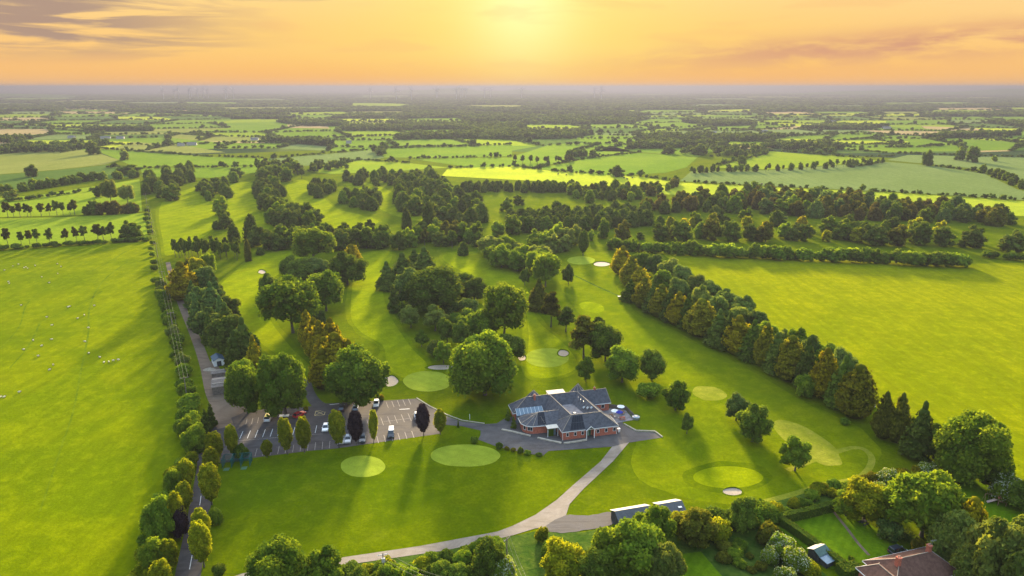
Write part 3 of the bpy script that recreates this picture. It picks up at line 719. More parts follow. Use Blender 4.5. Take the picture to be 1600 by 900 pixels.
reg('shrub', 'shrub', 'shrub', 4, 4.6, L_mid, [(None, leafy('crown', shrub_lobes(4, 4.6, i), 1500, .19, i, L_mid, .6, .16, flat_base=.02)) for i in (101, 102, 103)])
reg('haw', 'hawthorn_bush', 'shrub', 4.6, 5.4, L_mid, [(None, leafy('crown', shrub_lobes(4.6, 5.4, i, 12), 2200, .19, i, L_light, .6, .16, flat_base=.02), leafy('blossom', shrub_lobes(4.7, 5.5, i, 12), 800, .12, i + 7, L_flower, .6, .05, 1.0, 0, flat_base=.6)) for i in (111, 112)])
# simpler forms for the woods and rows too far off to show a trunk apart from its crown
def mono(name, h, w, seed, mat, style):
    if style == 'con': cm = leafy('crown', crown_column(h, w, .3, seed, lambda t: (1 - t ** 2.2) ** .8 * (.75 + .25 * min(1, t * 5)), 20, .55), 1000, .46, seed, mat, .6, .16, 1.3, lod=True)
    elif style == 'tall': cm = leafy('crown', crown_broad(h, w, h * .30, seed, 9), 800, .5, seed, mat, .7, .18, lod=True)
    else: cm = leafy('crown', crown_broad(h, w, -h * .10, seed, 14), 900, .5, seed, mat, .6, .16, lod=True)
    bm = bmesh.new(); bm.from_mesh(cm); tm = trunk('t', h * .6, .26, seed, 3, .15, .3, 6); k = len(bm.faces); bm.from_mesh(tm)
    bm.faces.ensure_lookup_table()
    for f in bm.faces[k:]: f.material_index = 1
    bm.to_mesh(cm); bm.free(); cm.materials.append(M_bark); cm.name = name; return cm
reg('m_broad', 'broadleaf_tree', 'tree', 12, 11, L_mid, [(None, mono('broadleaf_tree', 12, 11, 200 + i, L_mid, 'b')) for i in (1, 2, 3)])
reg('m_con', 'conifer_tree', 'tree', 14, 10, L_con, [(None, mono('conifer_tree', 14, 10, 210 + i, L_con, 'con')) for i in (1, 2, 3)])
reg('m_tall', 'broadleaf_tree', 'tree', 14, 8, L_mid, [(None, mono('broadleaf_tree', 14, 8, 220 + i, L_dark, 'tall')) for i in (1, 2, 3)])
reg('m_shrub', 'shrub', 'shrub', 4, 5, L_mid, [(None, leafy('shrub', shrub_lobes(4, 5, 230 + i), 420, .33, 230 + i, L_mid, .6, .16, flat_base=.02, lod=True)) for i in (1, 2)])

TR = random.Random(3); SIDE = {}
DEFER = []
def plant(kind, p, h, w, label, group=None, mat=None, cat=None, now=False):
    if kind.startswith('m_') and not now:
        DEFER.append((w * h / (p.x ** 2 + p.y ** 2), kind, p.copy(), h, w, label, group, mat, cat)); return None
    K = KIND[kind]; v = TR.choice(K['var']); s = (w / K['w'], w / K['w'], h / K['h']); rz = TR.uniform(0, 6.28)
    def setm(o):
        if mat is not None:
            o.material_slots[0].link = 'OBJECT'; o.material_slots[0].material = mat
    if v[0] is None and len(v) == 2:
        o = obj(K['name'], v[1], None, (p.x, p.y, 0), rz); o.scale = s; setm(o)
        return tag(o, label, cat or K['cat'], group)
    r = thing(K['name'], label, cat or K['cat'], (p.x, p.y, 0), rz, group); r.scale = s
    if v[0]: r.rotation_euler = (TR.uniform(-.045, .045), TR.uniform(-.045, .045), rz)
    if v[0]: obj('trunk', v[0], r)
    setm(obj('crown', v[1], r))
    if len(v) > 2: obj('blossom', v[2], r)
    return r
def T(kind, x, yb, yt, wpx, label, mat=None, group=None, hmin=1.2):
    """tree by the foot and top it shows in the photograph"""
    p = G(x, yb); h = max(hmin, top_height(x, yb, yt)); w = metres(yb, wpx) * 1.13
    return plant(kind, p, h, w, label, group, mat)
ORD = ['first', 'second', 'third', 'fourth', 'fifth', 'sixth', 'seventh', 'eighth', 'ninth', 'tenth', 'eleventh', 'twelfth', 'thirteenth', 'fourteenth', 'fifteenth', 'sixteenth', 'seventeenth', 'eighteenth', 'nineteenth', 'twentieth', 'twenty-first', 'twenty-second', 'twenty-third', 'twenty-fourth', 'twenty-fifth', 'twenty-sixth', 'twenty-seventh', 'twenty-eighth', 'twenty-ninth', 'thirtieth']
def inside(p, poly):
    c = False; n = len(poly)
    for i in range(n):
        a, b = poly[i], poly[i - 1]
        if (a.y > p.y) != (b.y > p.y) and p.x < (b.x - a.x) * (p.y - a.y) / (b.y - a.y) + a.x: c = not c
    return c
TONE = {'leaf_conifer': 'deep green', 'leaf_dark': 'dark green', 'leaf_mid': 'mid green', 'leaf_gold': 'golden', 'leaf_bronze': 'bronze', 'leaf_russet': 'russet', 'leaf_blue_green': 'blue green', 'leaf_light': 'light green', 'leaf_grey_green': 'grey green', 'leaf_yellow_green': 'yellow green'}
def wood(pts, n, kinds, h, label, group, mats=(None,), wr=(.95, 1.4)):
    P = [G(*p) for p in pts]; x0, x1 = min(p.x for p in P), max(p.x for p in P); y0, y1 = min(p.y for p in P), max(p.y for p in P)
    got = []; tries = 0; area = 0
    for i in range(len(P)): area += P[i - 1].x * P[i].y - P[i].x * P[i - 1].y
    sep = math.sqrt(abs(area) / 2 / n) * .74
    while len(got) < n and tries < n * 60:
        tries += 1; p = Vector((TR.uniform(x0, x1), TR.uniform(y0, y1), 0))
        if inside(p, P) and all((p - q).length > sep * (1 if tries < n * 30 else .6) for q in got): got.append(p)
    for p in got:
        mt = TR.choice(mats); e = (p.x - x0) / (x1 - x0); pre = TONE.get(mt.name, '') + ' ' if mt and label.startswith('tree') else ''
        lab = (pre + label + (', left end' if e < .33 else ', right end' if e > .67 else ', middle')).strip()
        k = TR.choice(kinds); K = KIND[k]; hh = TR.uniform(*h); plant(k, p, hh, K['w'] / K['h'] * hh * TR.uniform(*wr), lab, group, mt)
def row(pts, n, kinds, h, label, group, mats=(None,), wr=(.8, 1.2), jit=1.5):
    P = [G(*p) for p in pts]; seg = [(b - a).length for a, b in zip(P, P[1:])]; tot = sum(seg); lo, hi = min(p.x for p in P), max(p.x for p in P)
    for i in range(n):
        d = tot * (i + .5) / n; k = 0
        while d > seg[k] and k < len(seg) - 1: d -= seg[k]; k += 1
        p = P[k].lerp(P[k + 1], d / seg[k]) + Vector((TR.uniform(-jit, jit), TR.uniform(-jit, jit), 0))
        kd = TR.choice(kinds); K = KIND[kd]; hh = TR.uniform(*h)
        lab = label.format(ORD[min(i, 29)]) if '{' in label else label + (', left part' if p.x < lo + .34 * (hi - lo) else ', right part' if p.x > lo + .67 * (hi - lo) else ', middle part')
        plant(kd, p, hh, K['w'] / K['h'] * hh * TR.uniform(*wr), lab, group, TR.choice(mats))

# ------------------------------------------------------------------ near trees, one by one
HG = 'upright trees along the car park edge'
T('horn', 365, 713, 664, 18, 'upright golden green tree above the teal practice cage', None, HG)
T('horn', 417, 715, 689, 16, 'smallest stubby upright golden tree on the car park edge', None, HG)
T('horn', 449, 710, 656, 20, 'upright golden tree left of its taller twin mid car park', None, HG)
T('horn', 476, 707, 653, 22, 'upright golden tree right of its twin mid car park', None, HG)
T('horn', 530, 700, 644, 24, 'upright golden tree beside the parked white cars on the lawn edge', None, HG)
T('horn', 557, 695, 645, 21, 'dark purple upright tree between two parked cars', L_purple, HG)
T('horn', 584, 693, 642, 13, 'slimmest upright golden tree on the car park edge', None, HG)
T('horn', 662, 681, 633, 20, 'dark purple upright tree at the right end of the car park', L_purple, HG)
T('horn', 688, 679, 641, 18, 'bright yellow topped upright tree at the car park exit', None, HG)
DG = 'upright trees along the entrance drive'
for a in ((338, 724, 678, 25, 'upright golden tree where the drive meets the car park'), (334, 746, 702, 22, 'upright golden tree second down the right side of the drive'),
          (331, 789, 727, 30, 'largest upright tree on the right side of the drive'), (318, 848, 798, 26, 'upright golden tree half hidden by the taller one at the drive foot'),
          (319, 886, 818, 31, 'tall upright golden tree nearest the camera right of the drive'), (302, 729, 707, 18, 'small upright golden tree at the top of the drive, left side'),
          (293, 766, 719, 24, 'upright golden tree left of the drive facing the largest one'), (290, 798, 756, 23, 'upright golden tree left of the drive, third from its top'),
          (284, 838, 771, 22, 'yellow tipped upright tree left of the drive beside a dark purple bush'), (267, 897, 847, 26, 'upright golden tree left of the drive near the bottom edge'),
          (254, 935, 880, 30, 'upright golden tree cut by the bottom edge left of the drive')):
    T('horn', *a[:4], a[4], None, DG)
T('round', 282, 843, 792, 26, 'dark purple leaved tree beside the drive', L_purple)
T('round', 252, 852, 780, 46, 'broad green tree left of the drive under the purple one'); T('round', 246, 900, 838, 42, 'broad green tree at the lower left of the drive', L_light)
T('round', 272, 780, 732, 30, 'green tree behind the upright ones left of the drive', L_light); T('shrub', 338, 818, 790, 22, 'pale green shrub right of the drive', L_light)
T('shrub', 343, 898, 880, 20, 'dark shrub at the foot of the drive by the track', L_dark); T('shrub', 377, 716, 692, 22, 'dark round bush on the car park edge by the practice cage', L_dark)
for x, yb, yt, w, l, mt in ((330, 668, 632, 18, 'dark clipped conifer at the lane mouth, tallest of its group', L_con), (322, 676, 640, 18, 'dark clipped conifer left of the lane mouth', L_con),
                        (316, 706, 678, 16, 'dark conifer at the gateway between drive and car park', L_con), (326, 704, 680, 12, 'small dark conifer beside the gateway of the car park', L_con)):
    T('slim', x, yb, yt, w, l, mt)
T('oak', 446, 650, 551, 74, 'large dark green tree overhanging the top of the car park'); T('oak', 388, 646, 567, 58, 'dark green tree left of the one overhanging the car park')
T('round', 378, 612, 560, 40, 'green tree above the grey shed roof', L_light); T('conifer', 402, 592, 527, 36, 'gold tipped conifer behind the car park trees', L_gold)
T('conifer', 371, 582, 520, 38, 'dark conifer beside the blue roofed shed', L_con); T('conifer', 384, 572, 500, 46, 'dark pointed conifer behind the blue roofed shed', L_con)
T('gold', 287, 468, 411, 46, 'cone shaped golden cypress standing alone by the lane')
T('round', 312, 440, 402, 30, 'light green tree behind the lone golden cypress', L_yel); T('airy', 328, 432, 394, 24, 'tall light tree at the head of the lane belt', L_light); T('round', 300, 432, 402, 24, 'bronze tree behind the lone golden cypress', L_brown)
wood([(292, 482), (322, 452), (345, 470), (372, 530), (385, 566), (350, 566), (318, 532)], 15, ['conifer', 'conifer', 'round'], (12, 17), 'dark conifer in the belt between the lane and left fairway', 'conifers between the lane and left fairway', (L_con, L_con, L_blue))
row([(247, 440), (258, 478), (272, 530), (285, 580), (292, 625), (297, 660), (292, 712)], 22, ['shrub', 'round'], (4.0, 6.2), '{} hedge tree counted from the far end of the power line hedge', 'hedge trees under the power line', (L_light, L_mid, L_grey), (1.0, 1.4), 1.2)
row([(228, 330), (236, 372), (244, 430)], 12, ['m_shrub'], (3, 5), 'hedge shrub at the far end of the power line', 'far hedge shrubs under the power line', (L_light, L_mid))
row([(290, 728), (272, 770), (255, 825), (236, 880), (228, 920)], 9, ['shrub'], (4, 5.5), '{} low hedge bush down the left side of the drive', 'hedge bushes left of the drive', (L_mid, L_light, L_yel), (1.1, 1.5), .8)
row([(300, 668), (304, 690), (296, 716)], 4, ['round'], (6.5, 8), '{} bright green tree beside the gateway to the drive', 'bright trees by the gateway', (L_light,), (.9, 1.1))
# row of golden cypresses with large trees
GC = 'golden cypresses in the row above the car park'
for i, a in enumerate(((482, 540, 487, 24), (494, 552, 498, 30), (503, 566, 504, 34), (517, 566, 500, 34), (516, 588, 528, 40), (530, 598, 524, 44), (545, 592, 532, 40), (508, 604, 548, 36))):
    T('gold', *a[:3], a[3] * 1.3, f'{ORD[i]} golden cypress from the far end of the row above the car park', None, GC)
T('round', 500, 512, 484, 22, 'grey green tree at the far end of the golden cypress row', L_blue); T('oak', 560, 632, 545, 92, 'large green tree at the corner of the car park below the golden cypresses', L_mid)
T('airy', 458, 520, 429, 82, 'tall spreading light tree on the left fairway edge', L_mid); T('airy', 510, 486, 422, 62, 'tall open tree with a pale bare trunk', L_mid)
for a in ((425, 470, 427, 36, 'dark round tree furthest left in the mid left group'), (432, 476, 443, 22, 'small dark round tree in front of the mid left group'), (421, 488, 460, 28, 'low dark tree beside the tall spreading light tree')):
    T('round', *a[:4], a[4], L_dark)
for a in ((470, 436, 404, 42, 'dark round tree in the group below the tall light tree'), (498, 432, 402, 34, 'grey green round tree in the group below the tall light tree'), (543, 445, 393, 54, 'dense dark round tree at the right of the mid left group'), (454, 432, 400, 30, 'dark bushy tree at the left of the mid left group')):
    T('round', *a[:4], a[4], L_dark if a[0] != 498 else L_blue)
T('gold', 552, 424, 383, 32, 'golden cypress behind the dense dark round tree'); T('airy', 490, 412, 355, 66, 'broad light green tree standing above the left woods', L_light)
# central clump
for a in ((632, 446, 396, 50, 'dark pine at the back left of the central clump'), (664, 438, 388, 50, 'dark pine at the back of the central clump'), (606, 452, 410, 36, 'leftmost dark pine of the central clump'), (648, 432, 391, 40, 'dark pine in the back row of the central clump')):
    T('conifer', *a[:4], a[4], L_con)
for a in ((678, 487, 417, 88, 'largest dark dome in the middle of the central clump', L_dark), (642, 480, 420, 46, 'blue green dome left of the largest dark one', L_blue), (722, 458, 424, 36, 'dark tree at the back right of the central clump', L_dark), (741, 468, 435, 40, 'dark round tree at the right of the central clump', L_dark), (722, 468, 440, 32, 'bronze round tree in the central clump', L_brown), (660, 470, 425, 46, 'dark tree between the two domes of the central clump', L_con)):
    T('oak' if a[3] > 80 else 'round', *a[:4], a[4], a[5])
T('slim', 617, 487, 446, 21, 'narrow dark cypress on the left of the central clump', L_con); T('slim', 630, 497, 472, 18, 'shorter narrow cypress left of the pale round tree', L_con)
for a in ((642, 512, 477, 31, 'pale green lollipop tree left of its bigger twin', L_grey), (680, 517, 477, 39, 'larger pale green lollipop tree in the central clump', L_grey), (659, 542, 516, 20, 'small slender tree on the fairway side of the clump', L_mid), (693, 568, 532, 27, 'young light green tree behind the long bunker', L_light)):
    T('ball', *a[:4], a[4], a[5])
for a in ((703, 488, 464, 32, 'grey green bush left in the middle of the clump', L_blue), (732, 488, 464, 30, 'grey green bush right in the middle of the clump', L_blue), (712, 504, 487, 26, 'low bush in front of the grey green bushes', L_mid), (730, 500, 480, 24, 'low dark bush beside the light spreading tree', L_mid), (678, 556, 528, 22, 'leafless looking grey bush behind the long bunker', L_grey), (718, 510, 492, 28, 'low round shrub above the two dark egg shaped trees', L_mid)):
    T('shrub', *a[:4], a[4], a[5])
T('ball', 699, 538, 496, 30, 'left dark egg shaped tree of a pair', L_dark); T('ball', 722, 545, 501, 32, 'right dark egg shaped tree of a pair', L_dark)
T('airy', 788, 532, 443, 74, 'tall bright spreading tree right of the central clump', L_light); T('round', 756, 532, 480, 52, 'green tree under the tall bright spreading one', L_mid); T('slim', 752, 535, 508, 12, 'pale pointed young conifer behind the biggest round tree', L_light)
T('oak', 758, 617, 520, 100, 'biggest dense round tree left of the clubhouse', L_mid); T('round', 803, 562, 524, 38, 'dark tree peeping out right of the biggest round tree', L_dark); T('round', 788, 555, 520, 30, 'dark tree behind the biggest round tree', L_dark)
# right of centre
wood([(748, 398), (780, 392), (850, 412), (862, 430), (820, 430), (770, 422)], 16, ['airy', 'round'], (11, 14), 'light green tree in the loose belt between two middle fairways', 'light green belt between two middle fairways', (L_light, L_grey, L_mid))
for k, *a in (('airy', 852, 448, 395, 46, 'tall light green tree at the foot of the loose belt', L_light), ('ball', 820, 446, 418, 16, 'small dark egg shaped tree by the loose belt', L_dark), ('conifer', 840, 484, 437, 38, 'bronze conifer below the loose belt', L_brown), ('pine', 861, 511, 455, 32, 'bronze pine with a bare trunk below the loose belt', L_brown), ('round', 888, 444, 412, 18, 'small dark tree at the right of the loose belt', L_dark),
              ('pine', 884, 518, 480, 32, 'dark pine left of the tall bronze one', L_dark), ('pine', 912, 560, 492, 46, 'tall bronze pine right of the striped green', L_brown), ('round', 946, 565, 505, 50, 'dark tree right of the tall bronze pine', L_dark), ('pine', 935, 545, 495, 32, 'dark pine behind the tall bronze pine', L_con), ('ball', 915, 594, 556, 28, 'small cone shaped green tree in front of the tall bronze pine', L_mid),
              ('round', 972, 597, 543, 52, 'round green tree in the pair above the clubhouse', L_mid), ('round', 1018, 593, 544, 40, 'dark twin stemmed tree in the pair above the clubhouse', L_dark), ('shrub', 1013, 621, 597, 36, 'low spreading shrub behind the clubhouse patio', L_mid), ('round', 1055, 641, 593, 40, 'dark green tree right of the low spreading shrub', L_mid), ('ball', 1073, 678, 645, 19, 'small dark sapling on the grass right of the clubhouse', L_dark),
              ('round', 1150, 657, 616, 34, 'grey green tree left of the dark pair mate on the right fairway', L_blue), ('round', 1175, 690, 629, 50, 'dense dark tree on the right fairway', L_dark), ('ball', 1242, 736, 682, 46, 'lone round tree beside the long dry tee', L_light), ('horn', 911, 399, 362, 16, 'dark columnar tree behind the far green', L_dark), ('shrub', 1320, 663, 652, 14, 'small round bush beyond the hedge belt end', L_mid), ('shrub', 1257, 620, 583, 30, 'pale green bush in front of the hedge belt', L_light)):
    T(k, *a[:5], a[5])
# the big hedge belt on the right
BG = 'golden conifers of the long belt beside the meadow'; BD = 'dark conifers of the long belt beside the meadow'; BB = 'blue green trees at the back of the long belt'
for i, a in enumerate(((970, 428, 386, 26), (985, 447, 402, 30), (1000, 456, 418, 26), (1003, 480, 436, 26), (1030, 494, 446, 28), (1058, 507, 458, 30), (1093, 524, 470, 40), (1152, 553, 496, 36), (1192, 572, 508, 28), (1232, 594, 528, 36), (1285, 620, 547, 38), (1335, 650, 574, 46))):
    T('gold', *a[:3], a[3] * 1.25, f'{ORD[i]} golden conifer from the far end of the long belt', (L_gold, L_olive, L_gold, L_olive, L_olive)[i % 5], BG)
for i, a in enumerate(((985, 470, 438, 34), (1017, 488, 446, 30), (1044, 501, 452, 32), (1072, 513, 462, 32), (1122, 540, 486, 44), (1138, 546, 490, 38), (1172, 562, 502, 42), (1213, 583, 522, 44), (1258, 607, 532, 40), (1308, 635, 558, 44), (1322, 640, 570, 36))):
    T('conifer', *a, f'{ORD[i]} dark conifer from the far end of the long belt', L_con if i % 3 else L_dark, BD)
for i, a in enumerate(((1000, 424, 394, 30), (1022, 430, 398, 30), (1045, 440, 404, 34), (1066, 452, 414, 34), (1035, 455, 420, 30), (1085, 462, 428, 36), (1060, 474, 434, 34), (1110, 472, 440, 38), (1095, 486, 446, 34), (1135, 488, 452, 40), (1118, 502, 460, 34), (1160, 500, 462, 40), (1150, 518, 478, 34), (1182, 522, 484, 34), (1195, 540, 500, 34), (1240, 562, 512, 40), (1262, 578, 522, 40), (1285, 588, 536, 38), (1312, 605, 545, 40), (1222, 556, 515, 32))):
    T('round', *a, f'{ORD[i]} blue green tree from the far end along the back of the long belt', TR.choice([L_blue, L_blue, L_grey, L_mid]), BB)
for k, *a in (('gold', 1378, 684, 616, 34, 'left of two bronze conifers past the end of the long belt', L_brown), ('gold', 1400, 690, 617, 34, 'right of two bronze conifers past the end of the long belt', L_brown), ('conifer', 1430, 714, 632, 50, 'dark ragged conifer left of the broad bright tree', L_con), ('round', 1458, 716, 664, 46, 'dark tree tucked under the dark ragged conifer', L_dark), ('oak', 1512, 752, 648, 98, 'broad bright green tree by the meadow corner', L_light), ('round', 1480, 738, 690, 42, 'dark tree left under the broad bright one', L_dark), ('round', 1555, 765, 720, 50, 'shaded tree right under the broad bright one', L_dark)):
    T(k, *a[:5], a[5])
# gardens at the lower right
for k, *a in (('willow', 1440, 838, 742, 108, 'largest feathery tree between the two gardens', L_light), ('gold', 1508, 860, 783, 50, 'golden topped conifer between the two gardens', L_gold), ('willow', 1482, 880, 800, 70, 'grey green tree below the golden topped conifer', L_grey), ('willow', 1565, 935, 815, 110, 'grey green willow at the bottom right corner', L_grey), ('gold', 1600, 940, 848, 70, 'golden conifer cut by the right edge', L_gold), ('willow', 1520, 925, 850, 66, 'grey green tree behind the bungalow gable', L_grey),
              ('round', 1350, 812, 752, 68, 'yellow green tree at the top of the left garden', L_yel), ('round', 1322, 806, 770, 44, 'green bushy tree at the top left of the garden', L_light), ('haw', 1388, 760, 733, 34, 'larger white blossomed bush left on the garden hedge', None), ('haw', 1448, 745, 722, 30, 'white blossomed bush beside the clipped golden hedge', None), ('haw', 1371, 776, 751, 22, 'small white blossomed bush above the yellow green tree', None), ('haw', 1576, 785, 742, 52, 'pale blossomed bush by the play house', None), ('round', 1598, 800, 752, 50, 'dark tree at the right edge by the play house', L_dark),
              ('shrub', 1388, 842, 812, 36, 'grey green shrub on the left garden lawn', L_blue), ('haw', 1220, 868, 833, 38, 'blossomed bush nearest the garden shed', None), ('haw', 1243, 892, 856, 40, 'creamy blossomed bush below the garden shed', None), ('haw', 1202, 880, 853, 26, 'small blossomed bush left of the garden shed', None), ('shrub', 1264, 900, 876, 34, 'yellow green bush at the bottom edge below the shed', L_yel), ('haw', 1225, 915, 886, 36, 'creamy bush cut by the bottom edge below the shed', None), ('shrub', 1199, 850, 815, 36, 'olive bush left of the clipped garden hedge', L_brown), ('shrub', 1433, 862, 838, 18, 'clipped golden ball bush behind the bungalow chimney', L_yhedge), ('shrub', 1330, 876, 868, 10, 'tiny round bush on the lawn near the bungalow', L_mid)):
    T(k, *a[:5], a[5])
# bottom edge
for k, *a in (('oak', 440, 930, 846, 92, 'large green tree at the bottom edge left of the gravel track', L_mid), ('round', 510, 915, 856, 60, 'green tree right of the large one at the bottom edge', L_mid), ('round', 1000, 905, 818, 84, 'broad bright tree below the service yard', L_mid), ('horn', 1000, 880, 820, 44, 'upright green tree among the broad ones below the yard', L_mid), ('round', 960, 900, 826, 70, 'bright green tree left of the upright one below the yard', L_light), ('round', 880, 912, 848, 64, 'yellow green tree below the gravel yard', L_yel), ('willow', 1030, 920, 852, 66, 'grey willowy bush beside the mown strip', L_grey), ('round', 1022, 852, 789, 58, 'green tree in front of the gap between the two sheds', L_mid), ('round', 1086, 850, 796, 62, 'olive tree right of the dark shed', L_brown), ('round', 1160, 832, 778, 42, 'dark green tree on the hedge right of the sheds', L_dark), ('shrub', 1120, 842, 808, 40, 'yellowish bush right of the olive tree', L_yel), ('round', 930, 915, 855, 60, 'dark green tree at the bottom edge below the yard', L_dark), ('shrub', 846, 846, 822, 22, 'olive bush on the corner of the gravel yard', L_yel), ('round', 765, 910, 848, 56, 'dark green tree on the hedge at the bottom centre', L_dark), ('haw', 785, 915, 868, 42, 'blossomed bush by the bottom centre power pole', None), ('shrub', 860, 870, 846, 30, 'olive bush below the gravel yard', L_mid), ('shrub', 1055, 820, 800, 30, 'bush at the far end of the sheds', L_mid)):
    T(k, *a[:5], a[5])
row([(545, 906), (600, 898), (660, 889), (720, 877), (775, 864)], 13, ['shrub'], (2.2, 3.6), '{} hedge bush from the left along the bottom track', 'hedge bushes below the gravel track', (L_mid, L_dark, L_yel, L_light), (1.1, 1.4), 1.2)
row([(560, 925), (640, 920), (720, 912), (790, 898)], 10, ['round'], (4.5, 6), 'green hedge tree along the bottom edge of the picture', 'hedge trees along the bottom edge', (L_mid, L_dark), (1.0, 1.3), 1.2)
row([(1060, 835), (1110, 820), (1180, 812), (1215, 806)], 9, ['shrub'], (3.5, 5), '{} bush from the sheds along the green edge hedge', 'bushes between the sheds and gardens', (L_mid, L_dark, L_yel), (1.1, 1.4), 1.0)
row([(1215, 800), (1270, 782), (1330, 765), (1390, 758), (1460, 745)], 22, ['shrub'], (1.6, 3.0), 'low bramble bush on the bank above the gardens', 'bramble bank above the gardens', (L_light, L_mid, L_yel), (1.1, 1.6), 2.0)
row([(1345, 758), (1400, 750), (1440, 744)], 7, ['shrub'], (2.4, 3.4), 'golden gorse like bush above the gardens', 'golden bushes above the gardens', (L_yhedge, L_gold), (1.0, 1.3), .8)
row([(1110, 870), (1150, 868), (1190, 880), (1170, 895)], 12, ['shrub'], (1.2, 2.4), 'rough scrub bush in the unmown plot', 'scrub in the unmown plot', (L_mid, L_light, L_brown), (1.2, 1.7), 3.5)
# shrubs on the clubhouse apron
for a in ((741, 692, 681, 11, 'shrub', 'dark clipped bush at the left end of the apron border', L_dark), (780, 701, 690, 11, 'shrub', 'dark clipped ball bush on the apron border', L_dark), (813, 709, 698, 10, 'shrub', 'dark clipped bush amid flowers on the apron border', L_dark), (792, 703, 697, 8, 'shrub', 'left yellow flowering bush on the apron border', L_yhedge), (802, 706, 699, 8, 'shrub', 'right yellow flowering bush on the apron border', L_yhedge), (824, 710, 704, 12, 'shrub', 'low mixed bush toward the right end of the apron border', L_mid), (842, 712, 708, 10, 'shrub', 'lowest bush at the right end of the apron border', L_mid),
          (793.5, 657, 639, 8.5, 'slim', 'dark cone conifer at the clubhouse left corner', L_con), (803, 669, 651, 9.5, 'slim', 'dark cone conifer by the round front bay', L_con), (716, 668, 656, 4, 'slim', 'tiny stake like sapling by the car park exit', L_dark), (594, 624, 615, 13, 'shrub', 'bright yellow bush at the top of the car park', L_yhedge), (478, 641, 634, 7, 'shrub', 'small golden bush by the cart path', L_gold)):
    T(a[4], *a[:4], a[5], a[6], hmin=.5)

# ------------------------------------------------------------------ woods and rows further off
DK = (L_con, L_dark, L_con, L_mid); MX = (L_mid, L_dark, L_light, L_brown, L_con); LG = (L_light, L_mid, L_grey)
wood([(222, 282), (298, 268), (302, 288), (262, 312), (228, 304)], 26, ['m_con', 'm_broad', 'm_con'], (9, 14), 'tree in the dark copse left of the brightest far fairway', 'far left copse', DK)
T('m_broad', 268, 313, 287, 29, 'dark round tree at the foot of the far left copse', L_dark)
wood([(308, 296), (352, 290), (358, 312), (320, 316)], 12, ['m_broad', 'm_con'], (9, 13), 'tree in the clump between the two brightest far fairways', 'far fairway clump', DK)
for a in ((346, 336, 306, 26, 'light tree below the far fairway clump', L_light), (353, 357, 328, 22, 'dark cone tree below the far fairway clump', L_con), (339, 358, 345, 13, 'small dark tree below the far fairway clump', L_dark), (366, 380, 350, 16, 'narrow dark tree on the yellow far fairway', L_con), (388, 408, 374, 9, 'thin bare stemmed tree by the pine copse', L_brown), (407, 398, 386, 12, 'little round tree on the left fairway', L_dark), (393, 375, 335, 18, 'tall dark tree left of the woods', L_con), (366, 285, 268, 13, 'small cone tree by the far green', L_mid), (370, 280, 262, 24, 'rounded grey tree beyond the far green', L_blue)):
    T('m_broad' if a[3] > 20 else 'm_con', *a[:5], a[5])
wood([(268, 394), (372, 398), (376, 408), (272, 404)], 34, ['m_tall'], (9, 12), 'slender pine in the copse with bare trunks', 'bare trunked pine copse', (L_con, L_dark), (.55, .8))
wood([(398, 300), (420, 288), (446, 304), (442, 330), (500, 350), (490, 366), (424, 354), (412, 326)], 40, ['m_con', 'm_broad'], (10, 16), 'dark tree in the wood dividing the far fairways', 'wood dividing the far fairways', DK)
wood([(402, 268), (440, 262), (478, 272), (470, 284), (410, 288)], 18, ['m_tall', 'm_broad'], (12, 17), 'tall tree at the head of the far fairways', 'trees at the head of the far fairways', DK)
wood([(394, 380), (480, 372), (560, 372), (625, 378), (625, 392), (520, 392), (400, 390)], 40, ['m_tall', 'm_broad'], (10, 14), 'tree in the dark wood across the middle of the course', 'dark wood across the middle', DK)
wood([(482, 296), (522, 288), (528, 300), (500, 310), (484, 306)], 14, ['m_con', 'm_broad'], (8, 12), 'tree in the small wood left of the far third fairway', 'small wood by the third far fairway', DK)
wood([(532, 316), (572, 306), (605, 322), (588, 330), (556, 326)], 15, ['m_broad', 'm_con'], (8, 13), 'tree in the small copse on the far third fairway', 'small copse on the third far fairway', DK)
wood([(530, 282), (600, 272), (652, 278), (640, 292), (560, 290)], 20, ['m_con', 'm_broad'], (8, 13), 'tree in the wood at the end of the third far fairway', 'wood at the end of the third far fairway', DK)
wood([(612, 322), (620, 296), (670, 272), (700, 296), (745, 320), (765, 350), (735, 362), (690, 350), (652, 338)], 72, ['m_con', 'm_con', 'm_broad'], (10, 16), 'dark conifer in the largest wood in the centre of the course', 'largest central wood', DK)
wood([(625, 376), (680, 366), (745, 370), (760, 384), (700, 390), (640, 388)], 16, ['m_tall', 'm_broad'], (9, 13), 'tree in the thin wood below the largest central wood', 'thin wood below the largest wood', MX)
for a in ((671, 362, 316, 20, 'm_con', 'tall pointed spruce left of the paler round trees', L_con), (636, 362, 325, 14, 'm_con', 'narrow dark spruce on the far fairway', L_con), (697, 384, 369, 23, 'm_broad', 'dark round bush on the middle fairway', L_dark), (724, 399, 378, 15, 'm_con', 'small dark tree by the far tee', L_dark), (682, 368, 340, 22, 'm_broad', 'round dark tree right of the tall spruce', L_dark), (720, 376, 346, 30, 'm_broad', 'left of two big round trees below the largest wood', L_mid), (745, 378, 345, 28, 'm_broad', 'right of two big round trees below the largest wood', L_mid), (778, 368, 345, 26, 'm_broad', 'pale round tree right of the two big round trees', L_light), (800, 365, 335, 30, 'm_broad', 'pale tree left of the spruce plantation', L_light), (792, 330, 308, 20, 'm_broad', 'dark tree above the spruce plantation', L_dark), (871, 330, 312, 22, 'm_broad', 'round dark tree on the rough above the plantation', L_dark), (810, 320, 304, 18, 'm_broad', 'dark tree left on the rough above the plantation', L_dark)):
    T(a[4], *a[:4], a[5], a[6])
